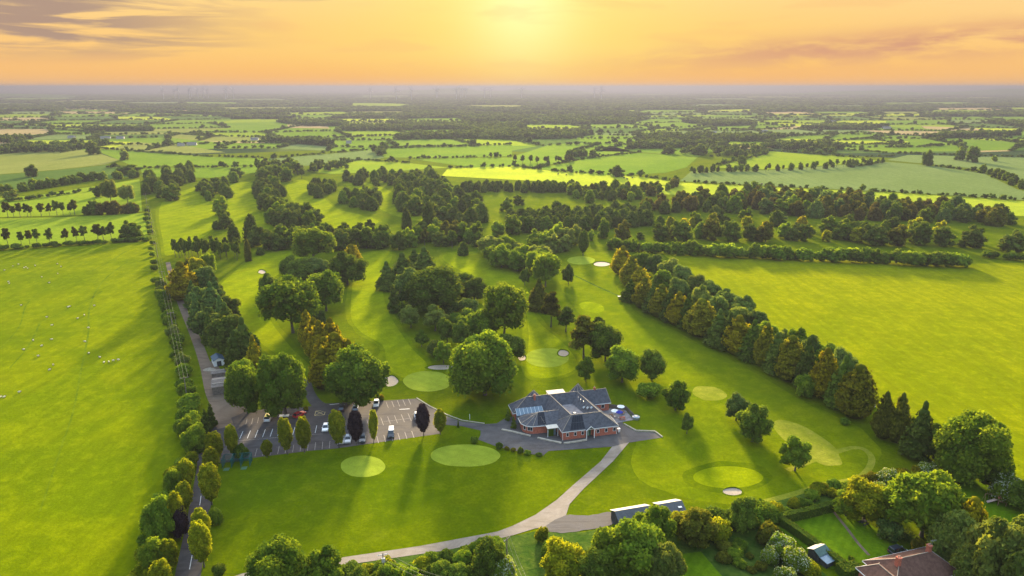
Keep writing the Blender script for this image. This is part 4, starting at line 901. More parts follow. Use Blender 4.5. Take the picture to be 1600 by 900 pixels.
wood([(722, 294), (902, 294), (905, 301), (724, 301)], 44, ['m_con'], (8, 10), 'spruce in the far narrow plantation', 'far narrow plantation', (L_con, L_dark))
wood([(796, 346), (870, 338), (1006, 336), (1012, 352), (930, 360), (800, 366)], 70, ['m_con'], (9, 12), 'spruce in the wide plantation in the centre right', 'wide centre right plantation', (L_con, L_con, L_dark))
wood([(820, 388), (860, 380), (900, 384), (880, 396), (835, 398)], 9, ['m_broad'], (9, 13), 'light tree above the loose middle belt', 'light trees above the loose belt', LG)
for a in ((872, 380, 346, 26, 'pale round tree above the loose belt', L_light), (900, 382, 350, 20, 'slender pale tree left of the far columnar one', L_grey), (943, 372, 340, 20, 'upright green tree left of the bronze dome', L_mid), (973, 376, 344, 25, 'bronze dome tree with a bare stem', L_brown), (1000, 374, 361, 13, 'little round tree right of the bronze dome', L_dark), (923, 376, 358, 11, 'small pale tree left of the bronze dome', L_light)):
    T('m_broad', *a[:5], a[5])
wood([(882, 304), (935, 296), (1000, 302), (1000, 314), (900, 318)], 24, ['m_broad', 'm_con'], (8, 12), 'tree in the scattered wood behind the plantation', 'scattered wood behind the plantation', MX)
wood([(1000, 300), (1060, 286), (1066, 294), (1010, 308)], 10, ['m_broad'], (8, 11), 'tree in the small spinney at the meadow strip end', 'spinney at the strip end', MX)
wood([(985, 328), (1080, 316), (1180, 304), (1300, 312), (1400, 324), (1500, 332), (1582, 345), (1580, 354), (1450, 348), (1330, 345), (1200, 334), (1080, 332), (1000, 336)], 120, ['m_con', 'm_broad', 'm_broad', 'm_con'], (9, 15), 'tree in the long mixed wood across the right of the course', 'long mixed wood on the right', (L_con, L_dark, L_mid, L_brown, L_brown, L_red, L_blue))
for i, (x, yb, yt, w, mt) in enumerate(((1032, 374, 348, 30, L_dark), (1062, 376, 344, 34, L_dark), (1086, 352, 330, 22, L_light), (1110, 374, 342, 30, L_brown), (1140, 376, 344, 32, L_dark), (1172, 375, 348, 28, L_dark), (1196, 378, 346, 28, L_brown), (1226, 372, 346, 26, L_mid), (1258, 376, 350, 24, L_dark), (1294, 366, 336, 32, L_dark), (1320, 374, 342, 36, L_dark), (1362, 382, 350, 44, L_con), (1400, 384, 350, 34, L_brown), (1436, 382, 346, 36, L_dark), (1472, 384, 352, 32, L_dark), (1518, 386, 352, 38, L_con), (1580, 394, 362, 38, L_con), (1165, 345, 325, 24, L_mid), (1215, 350, 328, 26, L_blue), (1120, 345, 320, 24, L_con))):
    T('m_broad', x, yb, yt, w, f'{ORD[i]} tree in the loose line between the mixed wood and meadow hedge', mt, 'loose line above the meadow hedge')
wood([(1015, 352), (1150, 350), (1300, 356), (1450, 362), (1590, 372), (1590, 388), (1400, 384), (1200, 376), (1020, 374)], 34, ['m_broad', 'm_con', 'm_broad'], (6, 12), 'tree scattered in the rough above the meadow hedge', 'scattered trees above the meadow hedge', (L_dark, L_mid, L_brown, L_yel, L_gold, L_con))
row([(948, 388), (990, 392), (1050, 397), (1150, 402), (1250, 406), (1350, 410), (1440, 414), (1520, 418)], 58, ['m_shrub', 'm_broad'], (5, 9.5), 'hedge tree along the far edge of the right meadow', 'hedge along the far edge of the meadow', (L_light, L_mid, L_mid, L_dark), (1.0, 1.3), 1.5)
row([(1535, 402), (1600, 408), (1650, 412)], 8, ['m_shrub'], (4, 6), 'hedge tree at the right end of the meadow hedge', 'right end of the meadow hedge', (L_mid, L_dark), (1.0, 1.3))
# left field rows
row([(-10, 302), (40, 298), (100, 288), (150, 281), (222, 277)], 34, ['m_broad'], (7, 11), 'tree in the upper thick hedgerow left of the course', 'upper thick hedgerow on the left', (L_mid, L_dark, L_light), (.9, 1.3), 5)
T('m_broad', 50, 276, 256, 21, 'round tree standing above the upper left hedgerow', L_dark); T('m_broad', 18, 312, 296, 26, 'pale round bush at the left edge', L_grey); T('m_broad', 200, 272, 257, 42, 'broad tree at the right end of the upper hedgerow', L_mid)
row([(4, 340), (24, 339), (40, 338.5), (46, 338), (60, 338), (76, 337.5), (84, 337), (100, 336), (124, 335)], 11, ['m_tall'], (9, 13), '{} bare stemmed tree from the left in the middle left row', 'bare stemmed trees in the middle left row', (L_brown, L_dark), (.8, 1.1), 2)
row([(134, 336), (160, 335), (190, 334), (214, 332)], 10, ['m_broad'], (8, 12), 'bronze tree massed at the right end of the middle left row', 'bronze trees of the middle left row', (L_brown, L_dark, L_red), (.9, 1.2), 3)
T('airy', 174, 318, 280, 24, 'tall pale poplar left of its mate above the middle row', L_grey); T('airy', 200, 318, 288, 24, 'pale poplar right of its mate above the middle row', L_grey); T('m_broad', 155, 308, 290, 18, 'dark bush left of the pale poplars', L_dark)
row([(4, 386), (34, 384), (60, 382), (88, 381), (140, 376), (160, 375), (176, 375), (206, 373), (218, 373)], 13, ['m_tall', 'm_tall', 'm_broad'], (9, 13), '{} dark tree from the left along the pasture top', 'dark trees along the pasture top', (L_dark, L_brown), (.8, 1.2), 2.5)
row([(-10, 391), (60, 387), (120, 383), (236, 376)], 30, ['m_shrub'], (2, 4), 'hedge bush along the top of the sheep pasture', 'hedge along the pasture top', (L_mid, L_dark), (1.1, 1.5), 1.5)
for a in ((116, 231, 215, 17, 'left of two lone trees on the far bright field', L_dark), (146, 241, 219, 21, 'larger of two lone trees on the far bright field', L_dark), (195, 250, 232, 15, 'lone tree on the far green field edge', L_grey), (965, 276, 257, 20, 'lone dark tree on the far green field', L_dark), (1447, 259, 233, 16, 'lone tall tree on the pale far field', L_mid), (1500, 250, 229, 16, 'left lone tree at the top of the pale far field', L_mid), (1519, 253, 228, 22, 'right lone tree at the top of the pale far field', L_mid), (1553, 252, 243, 9, 'small pale tree on the far right field', L_light), (1045, 240, 226, 22, 'rounded clump tree on the far field crest', L_dark), (1158, 258, 242, 16, 'tree at the corner of two far fields', L_dark), (1092, 242, 224, 24, 'dark tree right of the rounded clump', L_dark)):
    T('m_broad', *a[:5], a[5])
row([(1072, 272), (1100, 270), (1135, 268), (1200, 268), (1290, 263), (1350, 258), (1380, 256)], 34, ['m_tall', 'm_broad'], (7, 11), 'tree in the hedgerow above the large pale field', 'hedgerow above the large pale field', (L_dark, L_mid), (.8, 1.2), 3)
row([(1534, 268), (1560, 278), (1600, 297)], 12, ['m_broad'], (8, 11), 'tree in the slanting hedgerow at the far right', 'slanting hedgerow at the far right', (L_dark, L_mid), (.9, 1.2), 4)
row([(806, 255), (840, 256), (896, 254)], 16, ['m_tall'], (9, 12), 'tree in the left half of the far double spinney', 'far double spinney left half', (L_dark, L_brown), (.8, 1.1), 4)
row([(882, 246), (932, 244)], 12, ['m_broad'], (9, 12), 'tree in the right half of the far double spinney', 'far double spinney right half', (L_dark, L_mid), (.9, 1.2), 5)
# ------------------------------------------------------------------ hedges, woods and trees past counting
def far_stuff():
    pts = []          # x, y, width, height, kind
    rs = np.random.RandomState(21)
    def hedge(P, step, h, w, k=0.55):
        for a, b in zip(P, P[1:]):
            L = (b - a).length; n = max(1, int(L / step))
            for i in range(n):
                if rs.rand() > k + .35: continue
                p = a.lerp(b, (i + rs.rand()) / n); hh = h * rs.uniform(.5, 1.3) * (1.9 if rs.rand() < .13 else 1)
                pts.append((p.x + rs.normal(0, 1), p.y + rs.normal(0, 1), w * rs.uniform(.8, 1.5) * (hh / h) ** .5, hh))
    def hpx(P, step=4.5, h=3.5, w=5): hedge([G(*p) for p in P], step, h, w)
    for P in ([(-20, 318), (45, 312), (150, 297)], [(78, 225), (150, 232), (200, 236), (330, 245), (410, 247)], [(165, 262), (240, 263), (400, 261)], [(-20, 243), (40, 237), (110, 231)], [(595, 231), (700, 229), (800, 226)], [(640, 248), (800, 245)], [(420, 248), (500, 241), (590, 233)], [(480, 268), (560, 250), (640, 255)], [(700, 263), (800, 260), (870, 268), (1000, 276), (1060, 284)],
              [(1060, 284), (1200, 292), (1400, 301), (1680, 319)], [(830, 264), (900, 250), (1000, 238)], [(930, 236), (1000, 221), (1140, 228)], [(1205, 228), (1290, 232), (1400, 240), (1600, 246), (1680, 250)], [(1200, 214), (1345, 207), (1480, 216), (1600, 222)], [(1110, 245), (1200, 235), (1330, 246), (1400, 244)], [(1120, 258), (1160, 250), (1200, 240)], [(1030, 201), (1150, 205), (1240, 198)], [(1330, 262), (1380, 254)], [(1450, 258), (1535, 270)], [(1230, 226), (1420, 226)], [(1310, 225), (1415, 226)]):
        hpx(P)
    for P, k in (([(1060, 240), (1100, 245), (1150, 250), (1180, 243), (1200, 232), (1120, 232)], 60), ([(1000, 215), (1180, 214), (1190, 224), (1010, 222)], 80), ([(580, 240), (605, 228), (600, 247)], 30), ([(40, 224), (0, 226), (0, 216), (50, 218)], 40), ([(480, 262), (560, 258), (560, 264), (490, 270)], 20)):
        Q = [G(*p) for p in P]; x0, x1 = min(p.x for p in Q), max(p.x for p in Q); y0, y1 = min(p.y for p in Q), max(p.y for p in Q); n = 0
        while n < k:
            p = Vector((rs.uniform(x0, x1), rs.uniform(y0, y1), 0))
            if inside(p, Q): n += 1; h = rs.uniform(7, 13); pts.append((p.x, p.y, h * .95, h))
    lim = 1160
    for a, b in EDGES:
        c = (a + b) / 2
        if abs(c.x) > c.y * .86 + 60 or c.y < lim or rs.rand() < .12: continue
        q = 1.1 if c.y < 2400 else (2.3 if c.y < 4500 else 4.2)
        hedge([a, b], 7.5 * q, 4.6 * (1 + .12 * (q - 1)), 7.0 * q, .62)
    for q in WOODS:
        c = sum(q, Vector()) / 4
        if abs(c.x) > c.y * .86 + 100 or c.y < lim: continue
        ar = ((q[1] - q[0]).length * (q[3] - q[0]).length); sp = 11 if c.y < 2000 else (20 if c.y < 3600 else 38)
        n = int(ar / sp ** 2)
        for _ in range(n):
            s, t = rs.rand(), rs.rand(); p = q[0].lerp(q[1], s).lerp(q[3].lerp(q[2], s), t); h = rs.uniform(7, 13)
            pts.append((p.x, p.y, sp * rs.uniform(.95, 1.5), h))
    for i in range(len(pts)): pts[i] = pts[i] + (int(rs.randint(0, 4)),)
    # of each kind the 300 that show largest stand on their own, the rest join the far trees
    src = [leafy('far_tree', crown_broad(10, 10, .2, 300 + i, 7, 1.0, .3), 150, .95, 300 + i, L_far, .6, .14, lod=True) for i in range(4)]; sref = [(10, 10)] * 4
    combo = {}; count = {}
    for o in bpy.data.objects:
        if 'category' in o.keys():
            nm = o.name.split('.')[0]; count[nm] = count.get(nm, 0) + 1
    for it in sorted(DEFER, key=lambda q: -q[0]):
        _, kind, p, h, w, label, group, mat, cat = it; K = KIND[kind]
        if count.get(K['name'], 0) < 296:
            count[K['name']] = count.get(K['name'], 0) + 1; plant(kind, p, h, w, label, group, mat, cat, now=True); continue
        me0 = TR.choice(K['var'])[1]; mt = mat or K['mat']; key = (me0.name, mt.name)
        if key not in combo:
            m2 = me0.copy(); m2.materials[0] = mt; combo[key] = len(src); src.append(m2); sref.append((K['w'], K['h']))
        q = combo[key]; pts.append((p.x, p.y, w / sref[q][0] * 10, h / sref[q][1] * 10, q))
    print('kinds', count, 'combos', len(combo))
    A = np.array(pts); n = len(A)
    me = bpy.data.meshes.new('far_trees'); me.vertices.add(n)
    me.vertices.foreach_set('co', np.column_stack([A[:, 0], A[:, 1], np.zeros(n)]).astype(np.float32).ravel())
    a = me.attributes.new('scl', 'FLOAT_VECTOR', 'POINT'); a.data.foreach_set('vector', np.column_stack([A[:, 2] / 10, A[:, 2] / 10, A[:, 3] / 10]).astype(np.float32).ravel())
    a = me.attributes.new('rot', 'FLOAT_VECTOR', 'POINT'); a.data.foreach_set('vector', np.column_stack([np.zeros(n), np.zeros(n), rs.uniform(0, 6.28, n)]).astype(np.float32).ravel())
    a = me.attributes.new('idx', 'INT', 'POINT'); a.data.foreach_set('value', A[:, 4].astype(np.int32))
    me.update()
    o = obj('far_trees', me); tag(o, 'distant hedgerow trees and woods spread across the plain', 'trees', kind='stuff')
    src = [bpy.data.objects.new('far_tree', m_) for m_ in src]
    ng = bpy.data.node_groups.new('scatter', 'GeometryNodeTree')
    ng.interface.new_socket('Geometry', in_out='INPUT', socket_type='NodeSocketGeometry'); ng.interface.new_socket('Geometry', in_out='OUTPUT', socket_type='NodeSocketGeometry')
    gi, go = ng.nodes.new('NodeGroupInput'), ng.nodes.new('NodeGroupOutput'); iop = ng.nodes.new('GeometryNodeInstanceOnPoints'); gti = ng.nodes.new('GeometryNodeGeometryToInstance')
    for s in reversed(src):
        oi = ng.nodes.new('GeometryNodeObjectInfo'); oi.inputs['Object'].default_value = s; oi.transform_space = 'ORIGINAL'
        ng.links.new(oi.outputs['Geometry'], gti.inputs[0])
    def attr(nm, tp):
        q = ng.nodes.new('GeometryNodeInputNamedAttribute'); q.data_type = tp; q.inputs[0].default_value = nm; return q.outputs[0]
    ng.links.new(gi.outputs[0], iop.inputs['Points']); ng.links.new(gti.outputs[0], iop.inputs['Instance']); iop.inputs['Pick Instance'].default_value = True
    ng.links.new(attr('idx', 'INT'), iop.inputs['Instance Index']); ng.links.new(attr('scl', 'FLOAT_VECTOR'), iop.inputs['Scale'])
    ng.links.new(attr('rot', 'FLOAT_VECTOR'), iop.inputs['Rotation']); ng.links.new(iop.outputs[0], go.inputs[0])
    o.modifiers.new('scatter', 'NODES').node_group = ng
    print('far trees', n)
far_stuff()

# ------------------------------------------------------------------ buildings
M_brick = simple('red_brick', (0.40, 0.125, 0.08), 0.85, 0.15, var=0.22, vscale=2.2)
M_slate = simple('roof_slate', (0.080, 0.080, 0.090), 0.75, 0.18, var=0.25, vscale=1.2, bump=0.3)
M_slate2 = simple('roof_slate_lit', (0.19, 0.175, 0.165), 0.7, 0.3, var=0.25, vscale=1.2, bump=0.3)  # paler copy of the slate coloured for lit slopes, not used
M_ridge = simple('ridge_tile', (0.27, 0.22, 0.17), 0.7, 0.3, var=0.15)
M_white = simple('white_paint', (0.74, 0.73, 0.70), 0.5, 0.4)
M_glass = simple('window_glass', (0.03, 0.035, 0.04), 0.08, 0.6)
M_cglass = simple('conservatory_glazing', (0.15, 0.20, 0.24), 0.2, 0.6, var=0.1)
M_solar = simple('solar_cell', (0.008, 0.010, 0.016), 0.35, 0.3)
M_dgreen = simple('green_door', (0.03, 0.10, 0.05), 0.5, 0.4)
M_steel = simple('grey_metal', (0.35, 0.36, 0.38), 0.4, 0.5, 0.6)
M_render = simple('pale_render', (0.55, 0.50, 0.42), 0.85, 0.2, var=0.1)
M_wood = simple('timber', (0.26, 0.15, 0.08), 0.8, 0.2, var=0.25)
M_blue = simple('blue_cloth', (0.02, 0.03, 0.25), 0.8, 0.2)
M_brownroof = simple('brown_roof_tile', (0.120, 0.062, 0.044), 0.85, 0.1, var=0.22, vscale=1.4, bump=0.4)
M_shadesheet = simple('shaded_roof_sheet', (0.085, 0.087, 0.092), 0.6, 0.25, var=0.12)  # darker copy of the shed sheeting, shade put into its colour
M_corr = simple('corrugated_sheet', (0.21, 0.185, 0.15), 0.65, 0.3, 0.0, var=0.12, vscale=.8)
M_dark = simple('dark_boards', (0.045, 0.048, 0.048), 0.8, 0.2, var=0.3)
M_bluegrey = simple('blue_roof_felt', (0.05, 0.085, 0.12), 0.6, 0.3, var=0.2)
M_grnroof = simple('green_roof_felt', (0.07, 0.12, 0.10), 0.7, 0.3, var=0.2)
M_fence = simple('weathered_fence', (0.16, 0.13, 0.11), 0.85, 0.2, var=0.25)

def lerp(a, b, t): return Vector(a).lerp(Vector(b), t)
def roof_block(parent, corners, r1, r2, ze, mats, name='roof', caps=True, fascia=True, skip_back=False):
    """hipped roof on four eave corners (front left, front right, back right, back left) with ridge r1-r2; mats by face: front, right, back, left"""
    c = [Vector((p[0], p[1], ze)) for p in corners]; r1, r2 = Vector(r1), Vector(r2)
    m = MB(); mats = list(mats)
    for i, f in enumerate(([c[0], c[1], r2, r1], [c[1], c[2], r2], [c[2], c[3], r1, r2], [c[3], c[0], r1])):
        m.cur = i; m.poly(f)
    m.cur = 0; m.poly([c[3], c[2], c[1], c[0]])
    ro = m.build(name, mats, parent)
    if caps:
        for a, b in ((r1, r2), (c[0], r1), (c[1], r2), (c[2], r2), (c[3], r1)):
            if (b - a).length > .5: MB().tube(a + Vector((0, 0, .03)), b + Vector((0, 0, .03)), .085, .085, 6).build('ridge_cap', M_ridge, ro)
    if fascia:
        for i in range(4):
            a, b = c[i], c[(i + 1) % 4]; d = b - a; mid = (a + b) / 2
            MB().box((mid.x, mid.y, ze - .10), (d.length + .06, .06, .22), math.atan2(d.y, d.x)).build('fascia', M_white, ro)
    return ro
def wall_block(parent, pts, h, mat, name='wall'): return MB().prism(pts, 0, h).build(name, mat, parent)
def window(parent, a, b, t, w, z0, z1, glass=None, nx=1, frame=None):
    """framed window proud of the wall a-b (outside on the right of a->b)"""
    a, b = Vector((a[0], a[1], 0)), Vector((b[0], b[1], 0)); d = (b - a).normalized(); n = Vector((d.y, -d.x, 0)); c = a.lerp(b, t); rz = math.atan2(d.y, d.x)
    f = MB()
    for s in (-1, 1): f.box((c.x + d.x * s * w / 2 + n.x * .03, c.y + d.y * s * w / 2 + n.y * .03, (z0 + z1) / 2), (.07, .10, z1 - z0 + .07), rz)
    for z in (z0, z1): f.box((c.x + n.x * .032, c.y + n.y * .032, z), (w + .07, .104, .07), rz)
    for k in range(1, nx): q = c + d * (w * (k / nx - .5)); f.box((q.x + n.x * .03, q.y + n.y * .03, (z0 + z1) / 2), (.05, .09, z1 - z0), rz)
    o = f.build('window', frame or M_white, parent)
    MB().box((c.x + n.x * .012, c.y + n.y * .012, (z0 + z1) / 2), (w, .05, z1 - z0), rz).build('pane', glass or M_glass, o)
    return o
def panels(parent, p00, p10, p11, p01, nu, nv, mat=M_solar, name='solar_panel', lift=.09, gap=.03):
    p = [Vector(q) for q in (p00, p10, p11, p01)]; n = (p[1] - p[0]).cross(p[3] - p[0]).normalized()
    if n.z < 0: n = -n
    f = lambda s, t: p[0].lerp(p[1], s).lerp(p[3].lerp(p[2], s), t)
    for i in range(nu):
        for j in range(nv):
            q = [f((i + gap) / nu, (j + gap) / nv), f((i + 1 - gap) / nu, (j + gap) / nv), f((i + 1 - gap) / nu, (j + 1 - gap) / nv), f((i + gap) / nu, (j + 1 - gap) / nv)]
            MB().hexa([v + n * lift * .4 for v in q], [v + n * lift for v in q]).build(name, mat, parent)

def clubhouse():
    t = thing('clubhouse', 'red brick clubhouse with grey hipped slate roofs and solar panels', 'building', (15.0, 180.2, 0.05), R(13.5))
    S = M_slate; ze = 2.8; S4 = [S, S, S, S]
    # front range with porch
    wall_block(t, [(0, .35), (7.1, .35), (7.1, 1.3), (9.6, 1.3), (9.6, .35), (16.9, .35), (16.9, 6.6), (0, 6.6)], 2.75, M_brick)
    fr = roof_block(t, [(-.4, 0), (17.4, 0), (17.4, 7), (-.4, 7)], (3.6, 3.6, 6.2), (12.7, 3.5, 6.2), ze, S4)
    for x in (1.5, 3.9, 6.2): window(t, (0, .35), (7.1, .35), x / 7.1, .75, 1.05, 2.2)
    for x in (1.4, 4.0, 6.6): window(t, (9.6, .35), (16.9, .35), x / 7.3, .85, 1.05, 2.2)
    for u in (-.02, 16.92): MB().tube((u, .28, 0), (u, .28, 2.7), .06, .06, 6).build('downpipe', M_white, t)
    d = MB().box((8.35, 1.27, 1.15), (1.5, .08, 2.3)).build('door', M_dgreen, t); MB().box((8.35, 1.21, 1.15), (.06, .05, 2.2)).build('door_mullion', M_white, d)
    a, b, cc = Vector((6.9, -.75, 2.72)), Vector((9.8, -.75, 2.72)), Vector((8.35, -.75, 4.0)); pg = MB()
    pg.poly([a, cc, cc + Vector((0, 2.7, 0)), a + Vector((0, 1.2, 0))]); pg.poly([cc, b, b + Vector((0, 1.2, 0)), cc + Vector((0, 2.7, 0))]); po = pg.build('porch_roof', S, t)
    for p, q in ((a, cc), (cc, b)): MB().tube(p + Vector((0, -.04, 0)), q + Vector((0, -.04, 0)), .11, .11, 4).build('bargeboard', M_white, po)
    for x in (7.15, 9.55): MB().box((x, -.55, 1.36), (.22, .22, 2.7)).build('porch_post', M_white, t)
    # two wings running back (first slope faces left)
    wall_block(t, [(-.1, 6.0), (5.4, 6.0), (4.2, 16.4), (-1.6, 16.4)], 2.70, M_brick)
    lw = roof_block(t, [(-2.3, 18.6), (.2, 5.0), (6.9, 5.0), (4.9, 18.6)], (1.2, 18.0, 6.42), (3.5, 3.9, 6.17), ze - .02, S4, fascia=False)
    wall_block(t, [(9.4, 6.1), (16.2, 6.1), (14.4, 16.4), (7.6, 16.4)], 2.71, M_brick)
    rw = roof_block(t, [(6.6, 18.6), (8.8, 5.0), (16.9, 5.0), (15.0, 18.6)], (10.4, 18.0, 6.45), (12.6, 3.9, 6.18), ze - .03, S4, fascia=False)
    MB().prism([(4.6, 6.6), (9.6, 6.6), (8.0, 15.4), (4.2, 15.4)], 2.6, 3.7).build('flat_roof', M_paving, t)
    MB().hexa([(6.0, 8.2, 3.72), (7.0, 8.3, 3.72), (6.9, 9.3, 3.72), (5.9, 9.2, 3.72)], [(6.1, 8.3, 4.1), (6.9, 8.4, 4.1), (6.8, 9.2, 4.1), (6.0, 9.1, 4.1)]).build('rooflight', M_cglass, t)
    # back range
    wall_block(t, [(-10.8, 15.6), (20.4, 15.6), (20.4, 21), (-10.8, 21)], 2.72, M_brick)
    br = roof_block(t, [(-11.5, 15.1), (20.9, 15.1), (20.9, 21.4), (-11.5, 21.4)], (-6.4, 18.3, 6.35), (20.1, 18.2, 6.55), ze - .015, S4)
    window(t, (16.2, 15.6), (20.4, 15.6), .5, 1.1, 1.0, 2.2); window(t, (-10.8, 21), (-10.8, 15.6), .5, 1.3, 1.0, 2.2)
    # two eight-sided turrets on the far side
    for u, w, z, r in ((-3.3, 21.0, 7.2, 4.2), (11.4, 20.4, 8.2, 4.6)):
        P = [(u + r * math.cos(R(22.5 + 45 * k)), w + r * math.sin(R(22.5 + 45 * k))) for k in range(8)]
        wall_block(t, [(u + (p[0] - u) * .9, w + (p[1] - w) * .9) for p in P], 2.74, M_brick, 'turret_wall')
        m = MB()
        for k in range(8): m.poly([(*P[k], 2.76), (*P[(k + 1) % 8], 2.76), (u, w, z)])
        m.poly([(*p, 2.76) for p in reversed(P)]); ro = m.build('turret_roof', S, t)
        for k in range(8): MB().tube((*P[k], 2.78), (u, w, z + .02), .09, .09, 5).build('ridge_cap', M_ridge, ro)
    # pale sunlit flat canopy between them
    MB().prism([(1.6, 20.6), (7.4, 20.6), (7.4, 23.8), (1.6, 23.8)], 5.0, 5.2).build('terrace_canopy', M_kerb, t)
    for u in (1.9, 7.1):
        MB().box((u, 23.5, 2.5), (.2, .2, 5.0)).build('canopy_post', M_white, t)
    # round front bay on the left
    B = [(-10.1, 11.6), (-10.1, 8.4), (-9.2, 6.9), (-7.5, 6.1), (-3.6, 5.9), (1.0, 5.9), (1.0, 13.4), (-8.5, 13.4)]
    wall_block(t, B, 2.68, M_brick, 'bay_wall')
    Eb = [(-10.7, 12.0), (-10.7, 8.2), (-9.6, 6.4), (-7.7, 5.5), (-3.7, 5.2), (.5, 5.2)]
    r1, r2 = Vector((-5.0, 9.6, 5.2)), Vector((2.2, 9.6, 5.2)); m = MB(); E3 = [Vector((*p, 2.78)) for p in Eb]
    for k in range(3): m.poly([E3[k], E3[k + 1], r1])
    m.poly([E3[3], E3[4], r1]); m.poly([E3[4], E3[5], r2, r1]); m.poly([E3[0], r1, r2, Vector((2.2, 13.9, 2.78)), Vector((-8.5, 13.9, 2.78))]); m.poly([*reversed(E3), Vector((-8.5, 13.9, 2.78)), Vector((2.2, 13.9, 2.78))][::-1])
    bay = m.build('bay_roof', S, t)
    for k in range(5): MB().tube(E3[k], r1, .08, .08, 5).build('ridge_cap', M_ridge, bay)
    MB().tube(r1, r2, .08, .08, 6).build('ridge_cap', M_ridge, bay)
    for p, q in zip(E3, E3[1:]):
        dd = q - p; mm = (p + q) / 2; MB().box((mm.x, mm.y, 2.69), (dd.length + .05, .06, .2), math.atan2(dd.y, dd.x)).build('fascia', M_white, bay)
    window(t, (-9.2, 6.9), (-7.5, 6.1), .55, 1.5, .95, 2.2, nx=2); window(t, (-10.1, 8.4), (-9.2, 6.9), .5, 1.0, .95, 2.2)
    # solar arrays lie on two front slopes
    k = lambda u, f: Vector((u, 3.6 * f, ze + 3.4 * f))
    panels(fr, k(2.2, .06), k(6.9, .06), k(6.9, .93), k(3.9, .93), 5, 2)
    g = lambda s, q: E3[4].lerp(E3[5], s).lerp(r1.lerp(r2, s), q)
    panels(bay, E3[3].lerp(r1, .06) + Vector((1.4, 0, 0)), g(.05, .06), g(.25, .95), r1.lerp(r2, -.02) - Vector((0, .2, .1)), 4, 3)
    # skylights and vents
    for u, w in ((10.6, 8.2), (11.4, 7.0), (9.9, 9.6)):
        zz = 2.77 + 3.4 * min(1, (u - (8.0 - (w - 5) * .13)) / 3.9); MB().box((0, 0, 0), (.75, 1.0, .10)).build('skylight', M_cglass, t, (u - .2, w, zz + .18)).rotation_euler = (0, R(-41), 0)
    for u, w in ((10.2, 13.0), (10.6, 11.4), (10.0, 14.6)): MB().tube((u - .4, w, 5.2), (u - .4, w, 6.3), .14, .12, 8).build('vent', M_steel, t)
    for u, w in ((-3.9, 17.6), (16.3, 18.4)):
        ch = MB().box((u, w, 6.3), (.55, .7, 1.8)).build('chimney', M_brick, t); MB().tube((u, w, 7.2), (u, w, 7.6), .14, .11, 8).build('chimney_pot', M_ridge, ch)
    # glass lean-to
    m = MB(); cg = thing_part = None
    base = MB().prism([(-10.4, 13.9), (-2.2, 13.9), (-2.2, 15.5), (-10.4, 15.5)], 0, 2.3).build('conservatory', M_cglass, t)
    for i in range(7):
        a0, a1 = -10.6 + 8.5 * i / 7 + .04, -10.6 + 8.5 * (i + 1) / 7 - .04
        MB().hexa([(a0, 13.4, 2.70), (a1, 13.4, 2.70), (a1, 15.6, 4.05), (a0, 15.6, 4.05)], [(a0, 13.4, 2.76), (a1, 13.4, 2.76), (a1, 15.6, 4.11), (a0, 15.6, 4.11)]).build('glass_pane', M_cglass, base)
    for i in range(8): MB().tube((-10.6 + 8.5 * i / 7, 13.35, 2.76), (-10.6 + 8.5 * i / 7, 15.6, 4.12), .05, .05, 4).build('glazing_bar', M_white, base)
    # flat canopy and green kiosk by the entrance
    MB().prism([(-3.9, 3.0), (-.4, 3.0), (-.4, 5.3), (-3.9, 5.3)], 2.72, 2.86).build('entrance_canopy', M_render, t)
    for u in (-3.7, -.6): MB().box((u, 3.2, 1.36), (.14, .14, 2.72)).build('canopy_post', M_white, t)
    MB().prism([(-3.4, 3.5), (-1.8, 3.5), (-1.8, 5.0), (-3.4, 5.0)], 0, 2.4).build('green_screen', L_hedge, t)
    MB().prism([(-1.7, 4.2), (-.9, 4.2), (-.9, 4.28), (-1.7, 4.28)], 0, 2.2).build('glass_door', M_cglass, t)
    return t
CH = clubhouse()
ca, sa = math.cos(R(13.5)), math.sin(R(13.5))
def CL(u, w): return Vector((15 + u * ca - w * sa, 180.2 + u * sa + w * ca, 0))
# patio, its fence and furniture
sheet('patio', [CL(*p)[:2] for p in ((17.2, 6.5), (25.5, 7.4), (25.8, 14.5), (21.4, 17), (17.2, 15))], 0.070, M_paving, False, px=False)
ft = thing('patio_fence', 'dark timber fence around the clubhouse patio', 'fence', CL(25.8, 14.4))
for (a, b) in (((21.2, 17.2), (25.9, 14.6)), ((25.9, 14.6), (26.2, 9.0))):
    A, B_ = CL(*a), CL(*b); n = 7; rz = math.atan2(B_.y - A.y, B_.x - A.x)
    for i in range(n):
        p = A.lerp(B_, (i + .5) / n) - CL(25.8, 14.4)
        MB().box((0, 0, .7), ((B_ - A).length / n - .06, .06, 1.2)).build('fence_panel', M_fence, ft, p, rz); q = A.lerp(B_, i / n) - CL(25.8, 14.4); MB().box((0, 0, .75), (.1, .1, 1.5)).build('fence_post', M_fence, ft, q, rz)
def picnic(u, w, rz, label, mat):
    t = thing('picnic_table', label, 'table', CL(u, w) + Vector((0, 0, .07)), rz, 'picnic tables on the patio')
    MB().box((0, 0, .75), (1.8, .75, .06)).build('table_top', mat, t)
    for s in (-1, 1):
        MB().box((0, s * .72, .45), (1.8, .28, .05)).build('bench_seat', mat, t)
        MB().box((s * .6, 0, .38), (.08, 1.5, .08)).build('cross_bar', mat, t)
        for q in (-1, 1): MB().tube((s * .6, q * .62, 0), (s * .6, q * .25, .72), .05, .05, 5).build('leg', mat, t)
picnic(19.2, 11.2, .4, 'timber picnic table nearest the clubhouse back wall', M_wood); picnic(23.6, 12.4, 1.0, 'timber picnic table by the patio fence', M_wood); picnic(22.2, 8.6, .2, 'reddish picnic table at the front of the patio', M_brick)
